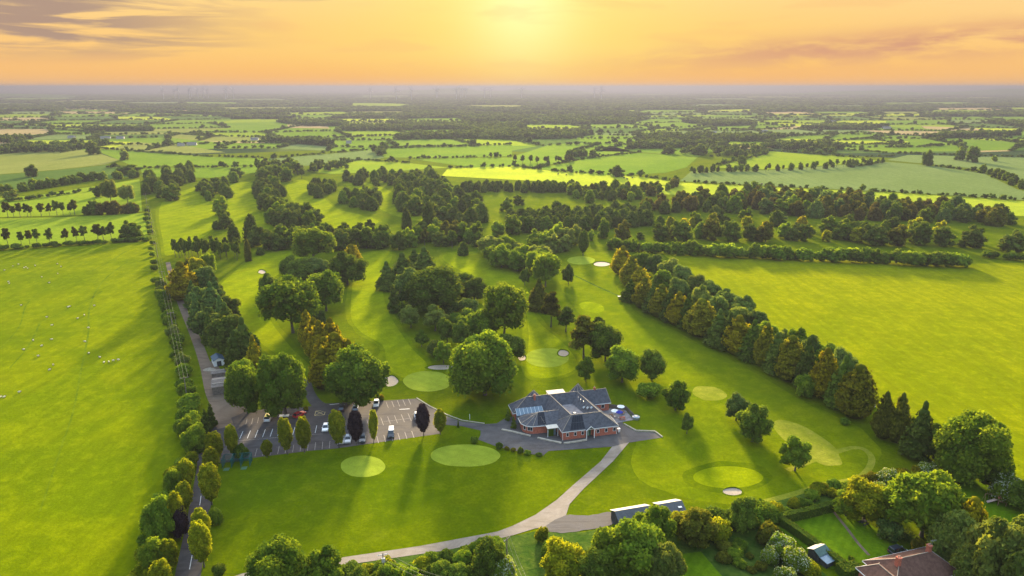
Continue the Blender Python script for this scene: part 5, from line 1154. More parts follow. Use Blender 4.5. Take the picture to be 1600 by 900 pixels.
def parasol(u, w, mat, label):
    t = thing('parasol', label, 'parasol', CL(u, w) + Vector((0, 0, .07)), 0, 'parasols on the patio')
    MB().tube((0, 0, 0), (0, 0, 2.4), .04, .04, 6).build('pole', M_steel, t); MB().tube((0, 0, 0), (0, 0, .1), .3, .28, 10).build('base', M_steel, t)
    m = MB()
    for k in range(8): a, b = R(45 * k), R(45 * k + 45); m.poly([(1.25 * math.cos(a), 1.25 * math.sin(a), 1.95), (1.25 * math.cos(b), 1.25 * math.sin(b), 1.95), (0, 0, 2.5)])
    m.build('canopy', mat, t)
parasol(20.6, 11.0, M_white, 'white parasol on the clubhouse patio beside the blue one'); parasol(21.6, 9.9, M_blue, 'dark blue parasol on the clubhouse patio'); parasol(23.6, 13.4, M_white, 'white parasol at the far corner of the patio')
def trampoline_like():
    t = thing('round_tub', 'pale round covered tub at the patio corner', 'tub', CL(26.6, 8.2)); MB().tube((0, 0, 0), (0, 0, .75), 1.15, 1.15, 16).build('side', M_steel, t); MB().tube((0, 0, .75), (0, 0, .95), 1.25, .5, 16).build('cover', M_cglass, t)
trampoline_like()
def bins():
    for i, (u, w, l) in enumerate(((17.9, 2.2, 'dark wheeled bin behind the white van corner of the clubhouse'), (18.0, 1.2, 'white bin at the clubhouse right corner'))):
        t = thing('waste_bin', l, 'bin', CL(u, w) + Vector((0, 0, .06)), R(13.5)); mt = M_dark if i == 0 else M_white
        MB().hexa([(-.3, -.3, .05), (.3, -.3, .05), (.3, .3, .05), (-.3, .3, .05)], [(-.38, -.38, 1.1), (.38, -.38, 1.1), (.38, .38, 1.1), (-.38, .38, 1.1)]).build('body', mt, t); MB().box((0, 0, 1.14), (.82, .82, .07)).build('lid', mt, t)
bins()

# ------------------------------------------------------------------ sheds
def gable_shed(name, label, cat, c, rz, L, Wd, he, hr, wallm, roof_a, roof_b, door=True, ridge_off=0.0, win=0):
    """gabled building, ridge along its local x; roof_a faces away (+y), roof_b faces -y"""
    t = thing(name, label, cat, c, rz); a, b = L / 2, Wd / 2; yo = ridge_off * b
    m = MB().prism([(-a, -b), (a, -b), (a, b), (-a, b)], 0, he)
    for s in (-1, 1): m.poly([(s * a, -b, he), (s * a, b, he), (s * a, yo, hr - .02)])
    m.build('wall', wallm, t); o = .3
    for nm, y0, mt in (('roof', b, roof_a), ('roof', -b, roof_b)):
        sg = 1 if y0 > 0 else -1; ye = y0 + sg * .25; zl = he - .25 * (hr - he) / abs(y0 - yo); n = max(2, int(L / 1.1))
        for i in range(n):      # one sheet after the other
            x0, x1 = -a - o + (L + 2 * o) * i / n + .012, -a - o + (L + 2 * o) * (i + 1) / n - .012; dz = .012 * (i % 2)
            MB().hexa([(x0, ye, zl + .02 + dz), (x1, ye, zl + .02 + dz), (x1, yo, hr + .02 + dz), (x0, yo, hr + .02 + dz)], [(x0, ye, zl + .07 + dz), (x1, ye, zl + .07 + dz), (x1, yo, hr + .07 + dz), (x0, yo, hr + .07 + dz)]).build('roof_sheet', mt, t)
    if door: MB().box((-a - .03, 0, he * .42), (.06, Wd * .42, he * .84)).build('door', M_dark, t)
    for k in range(win): window(t, (-a, -b), (a, -b), (k + .5) / win, 1.0, he * .4, he * .8)
    return t
def between(p0, p1):
    a, b = G(*p0), G(*p1); return (a + b) / 2, math.atan2(b.y - a.y, b.x - a.x), (b - a).length
c, rz, L = between((961, 820), (1013, 811)); gable_shed('shed', 'dark boarded shed with pale metal roof beside the gravel yard', 'shed', c, rz, L, 5.0, 2.4, 3.7, M_dark, M_corr, M_shadesheet, win=0)  # far slope coloured pale as sunlit, near slope dark as shaded
c, rz, L = between((1028, 809), (1062, 803)); sh = gable_shed('shed', 'second grey metal roofed shed further from the yard', 'shed', c, rz, L, 5.2, 2.4, 3.7, M_dark, M_corr, M_shadesheet)  # same sunlit and shaded sheet colours on its two slopes
MB().box((L * .33, -1.6, 3.15), (.9, .6, .12)).build('rooflight', M_white, sh)
c, rz, L = between((334, 571), (350, 568)); gable_shed('shed', 'small white shed with blue grey roof beside the lane', 'shed', G(341, 568), rz + R(90), 5.5, 3.7, 2.3, 3.2, M_white, M_bluegrey, M_bluegrey)
s2 = gable_shed('shed', 'low grey storage shed with ribbed roof beside the lane', 'shed', G(351, 608), R(20), 7.2, 8.2, 2.9, 3.9, M_fence, M_fence, M_fence)
for y in (-2.2, 0.6): MB().box((0, y, 3.9 - abs(y) * .25 + .14), (7.0, .7, .05)).build('rooflight_strip', M_corr, s2)
gable_shed('shed', 'lean grey roofed store behind the ribbed storage shed', 'shed', G(345, 588), R(20), 5.6, 3.4, 2.0, 2.4, M_fence, M_corr, M_fence)
sp = thing('sand_heap', 'pale heap of sand by the lane sheds', 'heap', G(327, 578)); m = MB()
for k in range(10):
    a, b = R(36 * k), R(36 * k + 36); m.poly([(2.4 * math.cos(a), 1.5 * math.sin(a), 0.05), (2.4 * math.cos(b), 1.5 * math.sin(b), 0.05), (1.0 * math.cos(b), .6 * math.sin(b), .75), (1.0 * math.cos(a), .6 * math.sin(a), .7)]); m.poly([(1.0 * math.cos(a), .6 * math.sin(a), .7), (1.0 * math.cos(b), .6 * math.sin(b), .75), (0, 0, 1.0)])
m.build('sand', M_sand, sp)

# ------------------------------------------------------------------ cars
M_tyre = simple('tyre', (0.02, 0.02, 0.02), 0.8); M_carglass = simple('car_glass', (0.02, 0.025, 0.03), 0.06, 0.7); M_lamp = simple('lamp_glass', (0.6, 0.6, 0.58), 0.2, 0.6); M_tail = simple('tail_lamp', (0.35, 0.02, 0.02), 0.3, 0.5)
PAINT = {k: simple('car_paint_' + k, v, 0.28, 0.6, 0.15) for k, v in dict(white=(0.72, 0.72, 0.72), silver=(0.45, 0.48, 0.52), grey=(0.09, 0.10, 0.115), red=(0.5, 0.03, 0.03), blue=(0.30, 0.38, 0.48), black=(0.025, 0.03, 0.04), yellow=(0.65, 0.52, 0.12)).items()}
def car(x, y, rz, paint, label, style='hatch', roofpaint=None, px=True):
    p = G(x, y); t = thing('van' if style == 'van' else 'car', label, 'van' if style == 'van' else 'car', (p.x, p.y, .056), rz, 'vehicles parked at the club' if px else None)
    L, Wd = (4.2, 1.78) if style != 'van' else (4.7, 1.9); a, b = L / 2, Wd / 2
    prof = {'hatch': [(-a, .38), (-a, .80), (-a + .12, .92), (a - 1.15, .90), (a - .15, .72), (a, .60), (a, .32)], 'van': [(-a, .4), (-a, 1.05), (-a + .05, 1.1), (a - 1.0, 1.08), (a - .12, .85), (a, .7), (a, .34)]}['van' if style == 'van' else 'hatch']
    m = MB(); n = len(prof)      # body: profile swept across with rounded shoulders
    cols = [(-b, .94), (-b * .93, 1.0), (b * .93, 1.0), (b, .94)]
    idx = []
    for yy, s in cols:
        i = len(m.v); idx.append(i); m.v += [(q[0] * (.985 if s < 1 else 1), yy, .2 + (q[1] - .2) * (s if q[1] > .5 else 1)) for q in prof] + [(a * .96, yy, .2), (-a * .96, yy, .2)]
    n2 = n + 2
    for j in range(3):
        for k in range(n2): m.f.append((idx[j] + k, idx[j] + (k + 1) % n2, idx[j + 1] + (k + 1) % n2, idx[j + 1] + k)); m.mi.append(0)
    for j in (0, 3): m.f.append(tuple(idx[j] + k for k in range(n2))); m.mi.append(0)
    m.build('body', PAINT[paint], t)
    h0, h1 = (.88, 1.44) if style == 'hatch' else ((1.06, 1.9) if style == 'van' else (.95, 1.75))
    x0, x1, x2, x3 = (-a + .08, -a + .55, a - 2.05, a - 1.15) if style == 'hatch' else (-a + .04, -a + .14, a - 1.7, a - 1.0)
    MB().hexa([(x0, -b * .90, h0), (x3, -b * .90, h0), (x3, b * .90, h0), (x0, b * .90, h0)], [(x1, -b * .76, h1), (x2, -b * .76, h1), (x2, b * .76, h1), (x1, b * .76, h1)]).build('window_band', M_carglass, t)
    MB().hexa([(x1 - .06, -b * .79, h1 - .03), (x2 + .05, -b * .79, h1 - .03), (x2 + .05, b * .79, h1 - .03), (x1 - .06, b * .79, h1 - .03)], [(x1 + .08, -b * .70, h1 + .05), (x2 - .12, -b * .70, h1 + .05), (x2 - .12, b * .70, h1 + .05), (x1 + .08, b * .70, h1 + .05)]).build('roof', PAINT[roofpaint or paint], t)
    for s in (-1, 1):
        for q in (x0, x3): MB().tube((q, s * b * .905, h0), (x1 if q == x0 else x2, s * b * .77, h1), .05, .05, 4).build('pillar', PAINT[paint], t)
        MB().tube(((x1 + x2) / 2, s * b * .905, h0), ((x1 + x2) / 2, s * b * .77, h1), .04, .04, 4).build('pillar', PAINT[paint], t)
        for q in (-a + .75, a - .78):
            w = MB().tube((q, s * (b - .20), .32), (q, s * (b + .01), .32), .32, .32, 14).build('wheel', M_tyre, t); MB().tube((q, s * (b + .0), .32), (q, s * (b + .02), .32), .19, .19, 10).build('rim', M_steel, w)
        MB().box((a - .04, s * b * .70, .64), (.12, .34, .14)).build('headlight', M_lamp, t); MB().box((-a + .01, s * b * .78, .78), (.06, .22, .2)).build('tail_light', M_tail, t)
        MB().box((x3 - .25, s * (b + .08), h0 + .08), (.14, .18, .12)).build('wing_mirror', PAINT[paint], t)
FD = R(-83)      # parked nose toward the lawn
car(509, 671, FD, 'white', 'white car alone in the middle bays of the car park'); car(533, 690, FD, 'white', 'white car partly hidden by the upright golden tree'); car(544, 689, FD, 'silver', 'silver car between the golden and purple upright trees')
car(567, 687.5, FD, 'grey', 'dark grey car right of the purple upright tree on the lawn edge'); car(611.5, 680, FD, 'black', 'dark van with white roof parked nose to the lawn', 'van', 'white'); car(652, 653, FD + .1, 'silver', 'silver car beside the right hand purple tree')
car(534, 640, R(97), 'black', 'dark car parked under the large tree, left of a pale one'); car(556, 638, R(97), 'blue', 'pale blue car parked under the large tree'); car(588, 633, FD, 'white', 'white car at the top of the car park by the yellow bush')
car(420, 655, R(95), 'white', 'white van with yellow rear under the overhanging tree', 'van', 'yellow'); car(468, 650, R(60), 'red', 'small red car under the overhanging tree')
tr = thing('flat_trailer', 'low white trailer under the overhanging tree', 'trailer', G(444, 652) + Vector((0, 0, .05)), R(8))
MB().box((0, 0, .55), (3.0, 1.5, .12)).build('bed', M_white, tr); MB().tube((1.5, 0, .5), (2.5, 0, .45), .05, .05, 6).build('drawbar', M_steel, tr)
for s in (-1, 1): MB().tube((0, s * .72, .28), (0, s * .86, .28), .28, .28, 12).build('wheel', M_tyre, tr)
car(1402, 864, R(20), 'black', 'dark off road car parked on the bungalow lawn', 'suv', None, False)

# ------------------------------------------------------------------ practice cage
M_teal = simple('teal_netting', (0.01, 0.095, 0.09), 0.8, 0.2)
pc = thing('practice_cage', 'teal netted practice cage at the car park corner', 'cage', G(371, 726), R(8))
for x in (-3.6, -1.2, 1.2, 3.6):
    for y in (-1.6, 1.6): MB().tube((x, y, 0), (x, y, 2.6), .06, .06, 6).build('post', M_teal, pc)
for x in (-3.6, -1.2, 1.2, 3.6): MB().tube((x, -1.6, 2.6), (x, 1.6, 2.6), .05, .05, 5).build('rail', M_teal, pc)
for y in (-1.6, 1.6): MB().tube((-3.6, y, 2.6), (3.6, y, 2.6), .05, .05, 5).build('rail', M_teal, pc)
m = MB()
for i in range(37): m.box((-3.6 + .2 * i, 1.55, 1.3), (.035, .02, 2.6))
for j in range(13): m.box((0, 1.55, .1 + .2 * j), (7.2, .02, .035))
for x in (-3.55, -1.2, 1.2, 3.55):
    for i in range(16): m.box((x, -1.5 + .2 * i, 1.3), (.02, .035, 2.6))
    for j in range(13): m.box((x, 0, .1 + .2 * j), (.02, 3.2, .035))
tag(m.build('netting', M_teal, pc), kind='stuff')
for x in (-2.4, 2.2): MB().box((x, -2.2, .04), (1.5, 1.5, .06)).build('tee_mat', M_dgreen, pc)

# ------------------------------------------------------------------ power lines
M_pole = simple('pole_timber', (0.17, 0.14, 0.11), 0.9, 0.1, var=0.2); M_wire = simple('wire', (0.15, 0.135, 0.11), 0.6, 0.3); M_ins = simple('insulator', (0.34, 0.34, 0.33), 0.3, 0.5)
def pole(p, rz, h, label, arm=2.6, box=False):
    t = thing('power_pole', label, 'pole', p, rz, 'poles of the power lines')
    MB().tube((0, 0, -.2), (0, 0, h), .17, .12, 8).build('shaft', M_pole, t); MB().box((0, 0, h - .35), (arm, .14, .14)).build('crossarm', M_ins if box else M_pole, t)
    for s in (-1, 0, 1): MB().tube((s * (arm / 2 - .15), 0, h - .28), (s * (arm / 2 - .15), 0, h), .06, .04, 6).build('insulator', M_ins, t)
    if box: MB().box((0, -.35, h - 1.4), (.7, .5, .9)).build('transformer', M_ins, t)
    return t
def wires(ps, rz, h, arm, label, nseg=10):
    d = Vector((math.cos(rz), math.sin(rz), 0)); t = thing('power_line', label, 'wires', ps[0])
    for s in (-1, 0, 1):
        m = MB()
        for a, b in zip(ps, ps[1:]):
            a, b = a + d * s * (arm / 2 - .15), b + d * s * (arm / 2 - .15); pr = None
            for k in range(nseg + 1):
                u = k / nseg; q = a.lerp(b, u) + Vector((0, 0, h - 4 * .9 * u * (1 - u))) - ps[0]
                if pr is not None: m.tube(pr, q, .014 if h < 8.5 else .019, None, 4, False)
                pr = q
        m.build('wire', M_wire, t)
a, b = G(293, 628), G(229, 318); dr = (b - a).normalized(); rz = math.atan2(dr.y, dr.x) - R(90)
ps = [a + (b - a) * k / 6 for k in range(7)]
for i, p in enumerate(ps): pole(p, rz, 9.0, f'{ORD[i]} power pole from the lane sheds along the pasture hedge', 2.6)
wires(ps, rz, 9.0, 2.6, 'three long wires running along the pasture hedge')
pa, pb, pd = G(601, 912), G(690, 955), G(792, 890); pe = G(830, 985)
pole(pa, .3, 7.5, 'power pole with a pale transformer at the bottom edge', 2.2, True); pole(pd, .9, 8.0, 'bare power pole on the hedge at the bottom centre', 2.0)
wires([pa, pb], R(60), 7.5, 2.2, 'wires leading down from the transformer pole'); wires([pd, pe], R(40), 8.0, 2.0, 'wires leading down from the bottom centre pole')

# ------------------------------------------------------------------ sheep and cattle
M_wool = simple('wool', (0.60, 0.54, 0.42), 0.95, 0.1, var=0.1); M_face = simple('sheep_face', (0.10, 0.09, 0.08), 0.9)
def sheep_meshes():
    rs = np.random.RandomState(4); V = CSV * np.array([.58, .30, .31]) * (1 + rs.normal(0, .03, (len(CSV), 1))) + np.array([0, 0, .62])
    V[:, 2] += np.where(V[:, 0] > .3, .05, 0); body = quad_mesh('body', V, CSF, np.zeros(len(CSF)), None, [M_wool])
    hd = MB(); hd.tube((.45, 0, .72), (.66, 0, .86), .15, .12, 8); hd.tube((.62, 0, .88), (.90, 0, .72), .12, .065, 8)
    for s in (-1, 1): hd.tube((.66, s * .09, .92), (.62, s * .24, .90), .045, .015, 5)
    lg = MB().tube((0, 0, 0), (0, 0, .42), .045, .065, 6).mesh('leg', M_face)
    return body, hd.mesh('head', M_face), lg
SB, SH, SLG = sheep_meshes()
for x, y in ((70, 128), (130, 137), (190, 125), (310, 115), (25, 150), (45, 212), (226, 187), (266, 218), (312, 168), (115, 340), (376, 347), (368, 350), (510, 342), (456, 393), (420, 411), (253, 404), (281, 448), (180, 530), (225, 560), (128, 580), (207, 615), (280, 525), (459, 537), (480, 600), (540, 622), (562, 650), (588, 647), (613, 640), (640, 636), (288, 663), (268, 690), (105, 811), (3, 838), (23, 838), (478, 462), (140, 133), (50, 222), (100, 118), (150, 140), (330, 130)):
    t = thing('sheep', 'white sheep grazing in the large left pasture', 'sheep', G(x / 3.46, 380 + y / 3.46) + Vector((0, 0, .03)), TR.uniform(0, 6.28), 'sheep in the left pasture')
    t.scale = (.85, .85, .85); obj('body', SB, t); obj('head', SH, t)
    for q in ((.32, .15), (.32, -.15), (-.34, .15), (-.34, -.15)): obj('leg', SLG, t, (*q, 0))
M_hide = simple('cattle_hide', (0.04, 0.03, 0.025), 0.8)
cb = SB.copy(); cb.materials[0] = M_hide
for x, y in ((962, 277), (975, 279), (980, 281), (988, 279), (885, 274), (872, 273), (1190, 289), (1280, 297), (1345, 301), (1360, 301)):
    t = thing('cow', 'dark cow grazing on the far bright strip of pasture', 'cow', G(x, y) + Vector((0, 0, .14)), TR.uniform(0, 6.28), 'cattle on the far strip'); t.scale = (2.1, 2.1, 1.9)
    obj('body', cb, t); obj('head', SH, t)
    for q in ((.32, .15), (.32, -.15), (-.34, .15), (-.34, -.15)): obj('leg', SLG, t, (*q, 0))
# rushy tussocks in the pasture
for k in range(46):
    p = G(TR.uniform(52, 140), TR.uniform(394, 407))
    plant('m_shrub', p, TR.uniform(.5, .9), TR.uniform(1.5, 3.2), 'clump of rushes in the rushy patch of the pasture', 'rush clumps in the pasture', L_mid, 'rushes')

# ------------------------------------------------------------------ gardens and bungalow
sheet('garden', [(1200, 812), (1300, 796), (1345, 810), (1420, 860), (1450, 880), (1330, 880), (1300, 890)], .05, M_garden, False)
sheet('garden', [(1455, 770), (1510, 745), (1620, 790), (1640, 850), (1520, 830), (1470, 800)], .05, M_garden, False)
sheet('mown_strip', [(1050, 868), (1095, 862), (1145, 920), (1060, 930)], .052, M_garden, False)
sheet('unmown_plot', [(1040, 850), (1110, 835), (1185, 820), (1300, 905), (1310, 960), (1000, 960)], .04, M_wild, False)
sheet('bank', [(1170, 792), (1260, 770), (1340, 750), (1460, 735), (1510, 745), (1450, 770), (1370, 790), (1300, 797), (1200, 815)], .04, M_wild, False)
sheet('hedge_bottom', [(380, 912), (545, 884), (700, 858), (800, 838), (850, 828), (912, 832), (960, 822), (1060, 830), (1040, 960), (380, 960)], .036, M_wild, False)
ribbon('garden_path', [(1303, 800), (1312, 812), (1322, 824), (1340, 848), (1358, 868)], .7, .06, M_lane)
ribbon('garden_path', [(1040, 880), (1046, 890), (1056, 905)], 1.0, .06, M_kerb)
def hedge(pts, h, w, label, mat, seed, dens=16):
    """clipped hedge: square body with leafy faces"""
    W = [G(*p) for p in pts]; t = thing('hedge', label, 'hedge', W[0]); rs = np.random.RandomState(seed); C, Nn = [], []; body = MB()
    for a, b in zip(W, W[1:]):
        d = (b - a); L = d.length; d.normalize(); n = Vector((-d.y, d.x, 0)); a, b = a - W[0], b - W[0]
        body.prism([tuple((a + n * w * .45)[:2]), tuple((a - n * w * .45)[:2]), tuple((b - n * w * .45)[:2]), tuple((b + n * w * .45)[:2])], 0, h * .94)
        for _ in range(int(L * (2 * h + w) * dens)):
            s = rs.rand(); q = rs.rand() * (2 * h + w); p = a.lerp(b, s)
            if q < h: pp, nn = p + n * w / 2 + Vector((0, 0, q)), n
            elif q < 2 * h: pp, nn = p - n * w / 2 + Vector((0, 0, q - h)), -n
            else: pp, nn = p + n * (q - 2 * h - w / 2) + Vector((0, 0, h)), Vector((0, 0, 1))
            C.append(pp + Vector(rs.normal(0, .06, 3))); Nn.append(nn)
        for e, sg in ((a, -1), (b, 1)):
            for _ in range(int(w * h * dens)): C.append(e + n * rs.uniform(-.5, .5) * w + Vector((0, 0, rs.uniform(0, h)))); Nn.append(d * sg)
    body.build('hedge_body', mat, t); V, Fq = cards(np.array(C), np.array(Nn), .16, 1.0, rs, .45)
    obj('foliage', quad_mesh('foliage', V, Fq, rs.uniform(.1, .9, len(Fq)), None, [mat]), t)
hedge([(1192, 803), (1235, 830), (1280, 862), (1318, 892)], 2.2, 1.5, 'clipped green hedge along the left side of the garden', L_hedge, 1)
hedge([(1215, 818), (1260, 808), (1300, 798)], 2.4, 1.5, 'dark clipped hedge across the top of the garden', L_dark, 2)
hedge([(1372, 806), (1392, 824), (1415, 842), (1438, 858)], 2.0, 1.3, 'clipped hedge between the gardens under the feathery tree', L_hedge, 3)
hedge([(1400, 766), (1455, 760), (1516, 748)], 3.0, 1.8, 'tall clipped golden hedge behind the right garden', L_yhedge, 4)
hedge([(1312, 900), (1340, 895)], 2.2, 3.0, 'dark clipped hedge block beside the bungalow wall', L_hedge, 5)
def bungalow():
    o = G(1418, 903); rz = R(16)
    t = thing('bungalow', 'brown roofed brick bungalow cut by the bottom edge', 'house', o, rz); S = M_brownroof
    wall_block(t, [(-7.5, -4.0), (8.4, -4.0), (8.4, 3.8), (-7.5, 3.8)], 2.7, M_brick)
    roof_block(t, [(-8.1, -4.6), (9.0, -4.6), (9.0, 4.4), (-8.1, 4.4)], (-3.2, -.1, 5.6), (5.2, -.1, 5.6), 2.72, [S] * 4)
    wall_block(t, [(-10.4, -6.5), (-5.2, -6.5), (-5.2, 2.6), (-10.4, 2.6)], 2.6, M_brick)
    roof_block(t, [(-11.0, 3.1), (-11.0, -7.0), (-4.6, -7.0), (-4.6, 3.1)], (-7.8, .6, 4.7), (-7.8, -4.6, 4.7), 2.64, [S] * 4)
    window(t, (-10.4, 2.6), (-10.4, -6.5), .35, 1.4, .9, 2.1, nx=2); window(t, (8.4, 3.8), (-7.5, 3.8), .3, 1.4, .9, 2.1, nx=2); window(t, (8.4, 3.8), (-7.5, 3.8), .6, 1.4, .9, 2.1, nx=2)
    for u, w, z in ((4.6, .2, 5.9), (-4.4, -.9, 5.6)):
        ch = MB().box((u, w, z), (.8, .8, 2.2)).build('chimney', M_brick, t); MB().box((u, w, z + 1.12), (.95, .95, .14)).build('chimney_cap', M_brick, ch)
        for s in (-.2, .2): MB().tube((u + s, w, z + 1.2), (u + s, w, z + 1.6), .11, .09, 8).build('chimney_pot', M_ridge, ch)
    ae = MB().tube((5.6, .4, 5.5), (5.6, .4, 8.0), .025, .025, 5); ae.tube((5.0, .4, 7.8), (6.4, .4, 7.8), .02, .02, 4)
    for k in range(5): ae.tube((5.1 + .28 * k, .1, 7.8), (5.1 + .28 * k, .7, 7.8), .015, .015, 4)
    ae.build('aerial', M_steel, t)
bungalow()
gs = gable_shed('garden_shed', 'green roofed garden shed on the lawn beside the hedge', 'shed', G(1278, 871), R(28), 3.2, 2.8, 2.0, 2.7, M_dark, M_corr, M_grnroof)
lt = thing('garden_lean_to', 'low pale blue roofed lean-to beside the garden shed', 'shed', G(1292, 882), R(28))
MB().prism([(-1.3, -.9), (1.3, -.9), (1.3, .9), (-1.3, .9)], 0, 1.3).build('wall', M_dark, lt)
for i in range(3): MB().hexa([(-1.5 + i, -1.1, 1.32), (-.53 + i, -1.1, 1.32), (-.53 + i, 1.1, 1.7), (-1.5 + i, 1.1, 1.7)], [(-1.5 + i, -1.1, 1.38), (-.53 + i, -1.1, 1.38), (-.53 + i, 1.1, 1.76), (-1.5 + i, 1.1, 1.76)]).build('roof_sheet', M_cglass, lt)
tb = thing('picnic_table', 'dark picnic table on the left garden lawn', 'table', G(1349, 819), .5)
MB().box((0, 0, .75), (1.9, .8, .06)).build('table_top', M_dark, tb)
for s in (-1, 1):
    MB().box((0, s * .75, .45), (1.9, .3, .05)).build('bench_seat', M_dark, tb)
    for q in (-1, 1): MB().tube((q * .65, s * .65, 0), (q * .65, s * .25, .72), .05, .05, 5).build('leg', M_dark, tb)
ph = thing('play_house', 'wooden play house on stilts with a pale slide', 'play house', G(1563, 788), R(-12))
for x in (-.9, .9):
    for y in (-.8, .8): MB().box((x, y, 1.1), (.12, .12, 2.2)).build('post', M_wood, ph)
MB().box((0, 0, 1.2), (2.0, 1.8, .1)).build('platform', M_wood, ph)
for y in (-.85, .85): MB().box((0, y, 1.6), (1.9, .05, .7)).build('side_panel', M_wood, ph)
for s in (-1, 1): MB().hexa([(-1.2, s * 1.1, 2.1), (1.2, s * 1.1, 2.1), (1.2, 0, 2.95), (-1.2, 0, 2.95)], [(-1.2, s * 1.1, 2.18), (1.2, s * 1.1, 2.18), (1.2, 0, 3.03), (-1.2, 0, 3.03)]).build('roof_board', M_brick, ph)
M_slide = simple('slide_plastic', (0.62, 0.42, 0.36), 0.4, 0.5)
MB().hexa([(-1.0, -.3, 1.22), (-1.0, .3, 1.22), (-3.0, .3, .15), (-3.0, -.3, .15)], [(-1.0, -.3, 1.30), (-1.0, .3, 1.30), (-3.0, .3, .23), (-3.0, -.3, .23)]).build('slide', M_slide, ph)
for s in (-1, 1): MB().tube((-1.0, s * .32, 1.42), (-3.0, s * .32, .32), .05, .05, 5).build('slide_rail', M_slide, ph)
MB().tube((-.9, .6, 2.2), (-3.4, .6, 2.2), .06, .06, 6).build('swing_beam', M_wood, ph)
for s in (-.5, .5): MB().tube((-3.4, .6, 2.2), (-3.5, .6 + s * 1.4, 0), .05, .05, 5).build('swing_leg', M_wood, ph)
MB().box((-2.4, .6, .5), (.5, .2, .04)).build('swing_seat', M_dark, ph)
for s in (-.2, .2): MB().tube((-2.4 + s, .6, .5), (-2.4 + s, .6, 2.2), .012, .012, 4).build('chain', M_steel, ph)
gh = thing('greenhouse', 'white framed greenhouse at the right edge beyond the willow', 'greenhouse', G(1588, 838), R(-15))
for i in range(4):
    for s in (-1, 1):
        x0, x1 = -2 + i + .03, -1 + i - .03
        MB().hexa([(x0, s * 1.2, 1.6), (x1, s * 1.2, 1.6), (x1, 0, 2.4), (x0, 0, 2.4)], [(x0, s * 1.2, 1.64), (x1, s * 1.2, 1.64), (x1, 0, 2.44), (x0, 0, 2.44)]).build('roof_pane', M_cglass, gh); MB().box(((x0 + x1) / 2, s * 1.2, .8), (x1 - x0, .03, 1.6)).build('side_pane', M_cglass, gh)
for i in range(5):
    for s in (-1, 1): MB().tube((-2 + i, s * 1.22, 0), (-2 + i, s * 1.22, 1.64), .04, .04, 4).tube((-2 + i, s * 1.22, 1.64), (-2 + i, 0, 2.46), .04, .04, 4).build('glazing_bar', M_white, gh)
flag = thing('flagstick', 'thin white post on the mown slope by the car park', 'post', G(734, 655)); MB().tube((0, 0, 0), (0, 0, 1.6), .09, .08, 6).build('shaft', M_white, flag); MB().tube((0, 0, 1.6), (0, 0, 1.75), .1, .03, 6).build('cap', M_white, flag)
nt = thing('field_trough', 'white field gate and trough at the end of the hedge belt', 'trough', G(1361, 634), R(-40)); MB().box((0, 0, .35), (2.6, .8, .7)).build('tank', M_white, nt); MB().box((0, 0, .72), (2.7, .9, .06)).build('rim', M_steel, nt)
br_ = thing('footbridge', 'small pale footbridge over the ditch by the hedge belt', 'bridge', G(970, 463.5), R(5)); 
for i in range(6): MB().box((-1.25 + .5 * i, 0, .15), (.46, 1.8, .1)).build('plank', M_render, br_)

# ------------------------------------------------------------------ far buildings, turbines
M_farwall = simple('far_wall', (0.40, 0.38, 0.35), 0.8, 0.2); M_farroof = simple('far_roof', (0.16, 0.155, 0.15), 0.85, 0.1)
FARB = [((1112, 209), 26, 'long pale roofed barn of the far right farm'), ((1128, 211), 16, 'white farmhouse right of the long far barn'), ((1150, 212), 20, 'pale shed of the far right farm'), ((1195, 207), 14, 'grey house on the far right lane'), ((112, 216), 16, 'white shed on the far left plain'), ((165, 217), 22, 'white roofed barn on the far left plain'), ((188, 217), 18, 'low grey barn right of the white one on the far left plain'), ((283, 228), 14, 'white farm building left of centre beyond the bright fields'), ((300, 227), 20, 'pale long farm building beyond the bright fields'), ((398, 219), 18, 'grey roofed barn on the plain left of centre'), ((1298, 191), 30, 'blue roofed barn among far right trees'), ((1385, 201), 26, 'pale house among far right trees'), ((1015, 215), 10, 'small pale cottage behind far fields'), ((545, 224), 12, 'white cottage in the far centre left woods')]
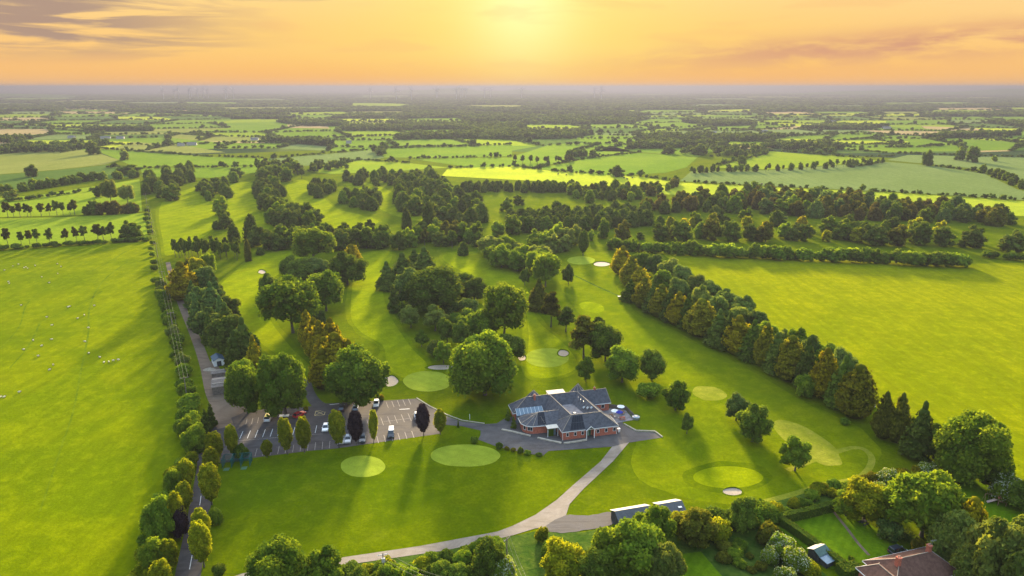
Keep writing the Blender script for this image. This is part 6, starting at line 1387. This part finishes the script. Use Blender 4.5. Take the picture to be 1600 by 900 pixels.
for (x, y), w, l in FARB:
    gable_shed('farm_building', l, 'building', G(x, y), R(TR.uniform(-20, 25)), w * .8, 7, 3.6, 5.4, M_farwall, M_corr if w > 15 else M_farroof, M_farroof, door=True)
M_turb = simple('turbine_grey', (0.30, 0.30, 0.32), 0.6, 0.2)
def turbine(px, dist, label, ph):
    x = (px - 800) / FOC * dist * 0.96 / (CP + 0.2943 * SP) * 1.045; t = thing('wind_turbine', label, 'wind turbine', (x, dist, 0), TR.uniform(-.5, .5), 'wind turbines on the horizon')
    MB().tube((0, 0, 0), (0, 0, 78), 2.6, 1.5, 10).build('tower', M_turb, t); MB().box((0, -1, 79.5), (4, 9, 4)).build('nacelle', M_turb, t)
    for k in range(3):
        a = ph + k * 2.094; d = Vector((math.sin(a), 0, math.cos(a))); p = Vector((0, -6.5, 79.5))
        m = MB().tube(p, p + d * 12, 1.6, 2.6, 6); m.tube(p + d * 12, p + d * 37, 2.6, .7, 6); m.build('blade', M_turb, t)
TB = [255, 273, 279, 296, 299, 309, 318, 325, 352, 355, 365, 579, 619, 643, 682, 684, 713, 720, 723, 728, 757, 766, 815, 929, 940]
for i, px in enumerate(TB): turbine(px, TR.uniform(5200, 6400), f'{ORD[i]} wind turbine from the left on the hazy horizon', TR.uniform(0, 2))
for px in (1250, 1256):
    ch = thing('mast', 'slim chimney mast on the right horizon' if px == 1250 else 'second slim chimney mast on the right horizon', 'mast', ((px - 800) / FOC * 11000 * .96, 11000, 0)); MB().tube((0, 0, 0), (0, 0, 114), 5, 3, 8).build('shaft', M_farroof, ch)

# ------------------------------------------------------------------ the air
def haze():
    m = MB().prism([(-46500, -46500), (46500, -46500), (46500, 46500), (-46500, 46500)], -8.0, 119.0)
    mt, N, out = newmat('haze_air'); v = N.node('ShaderNodeVolumePrincipled')
    v.inputs['Color'].default_value = HAZE_COL; v.inputs['Density'].default_value = HAZE_D; v.inputs['Anisotropy'].default_value = HAZE_G
    N.l.new(v.outputs[0], out.inputs['Volume'])
    tag(m.build('haze', mt), 'thin evening haze over the plain', 'haze', kind='stuff')
HAZE_COL = (0.098, 0.104, 0.148, 1); HAZE_D = 1.9e-4; HAZE_G = 0.35
haze()
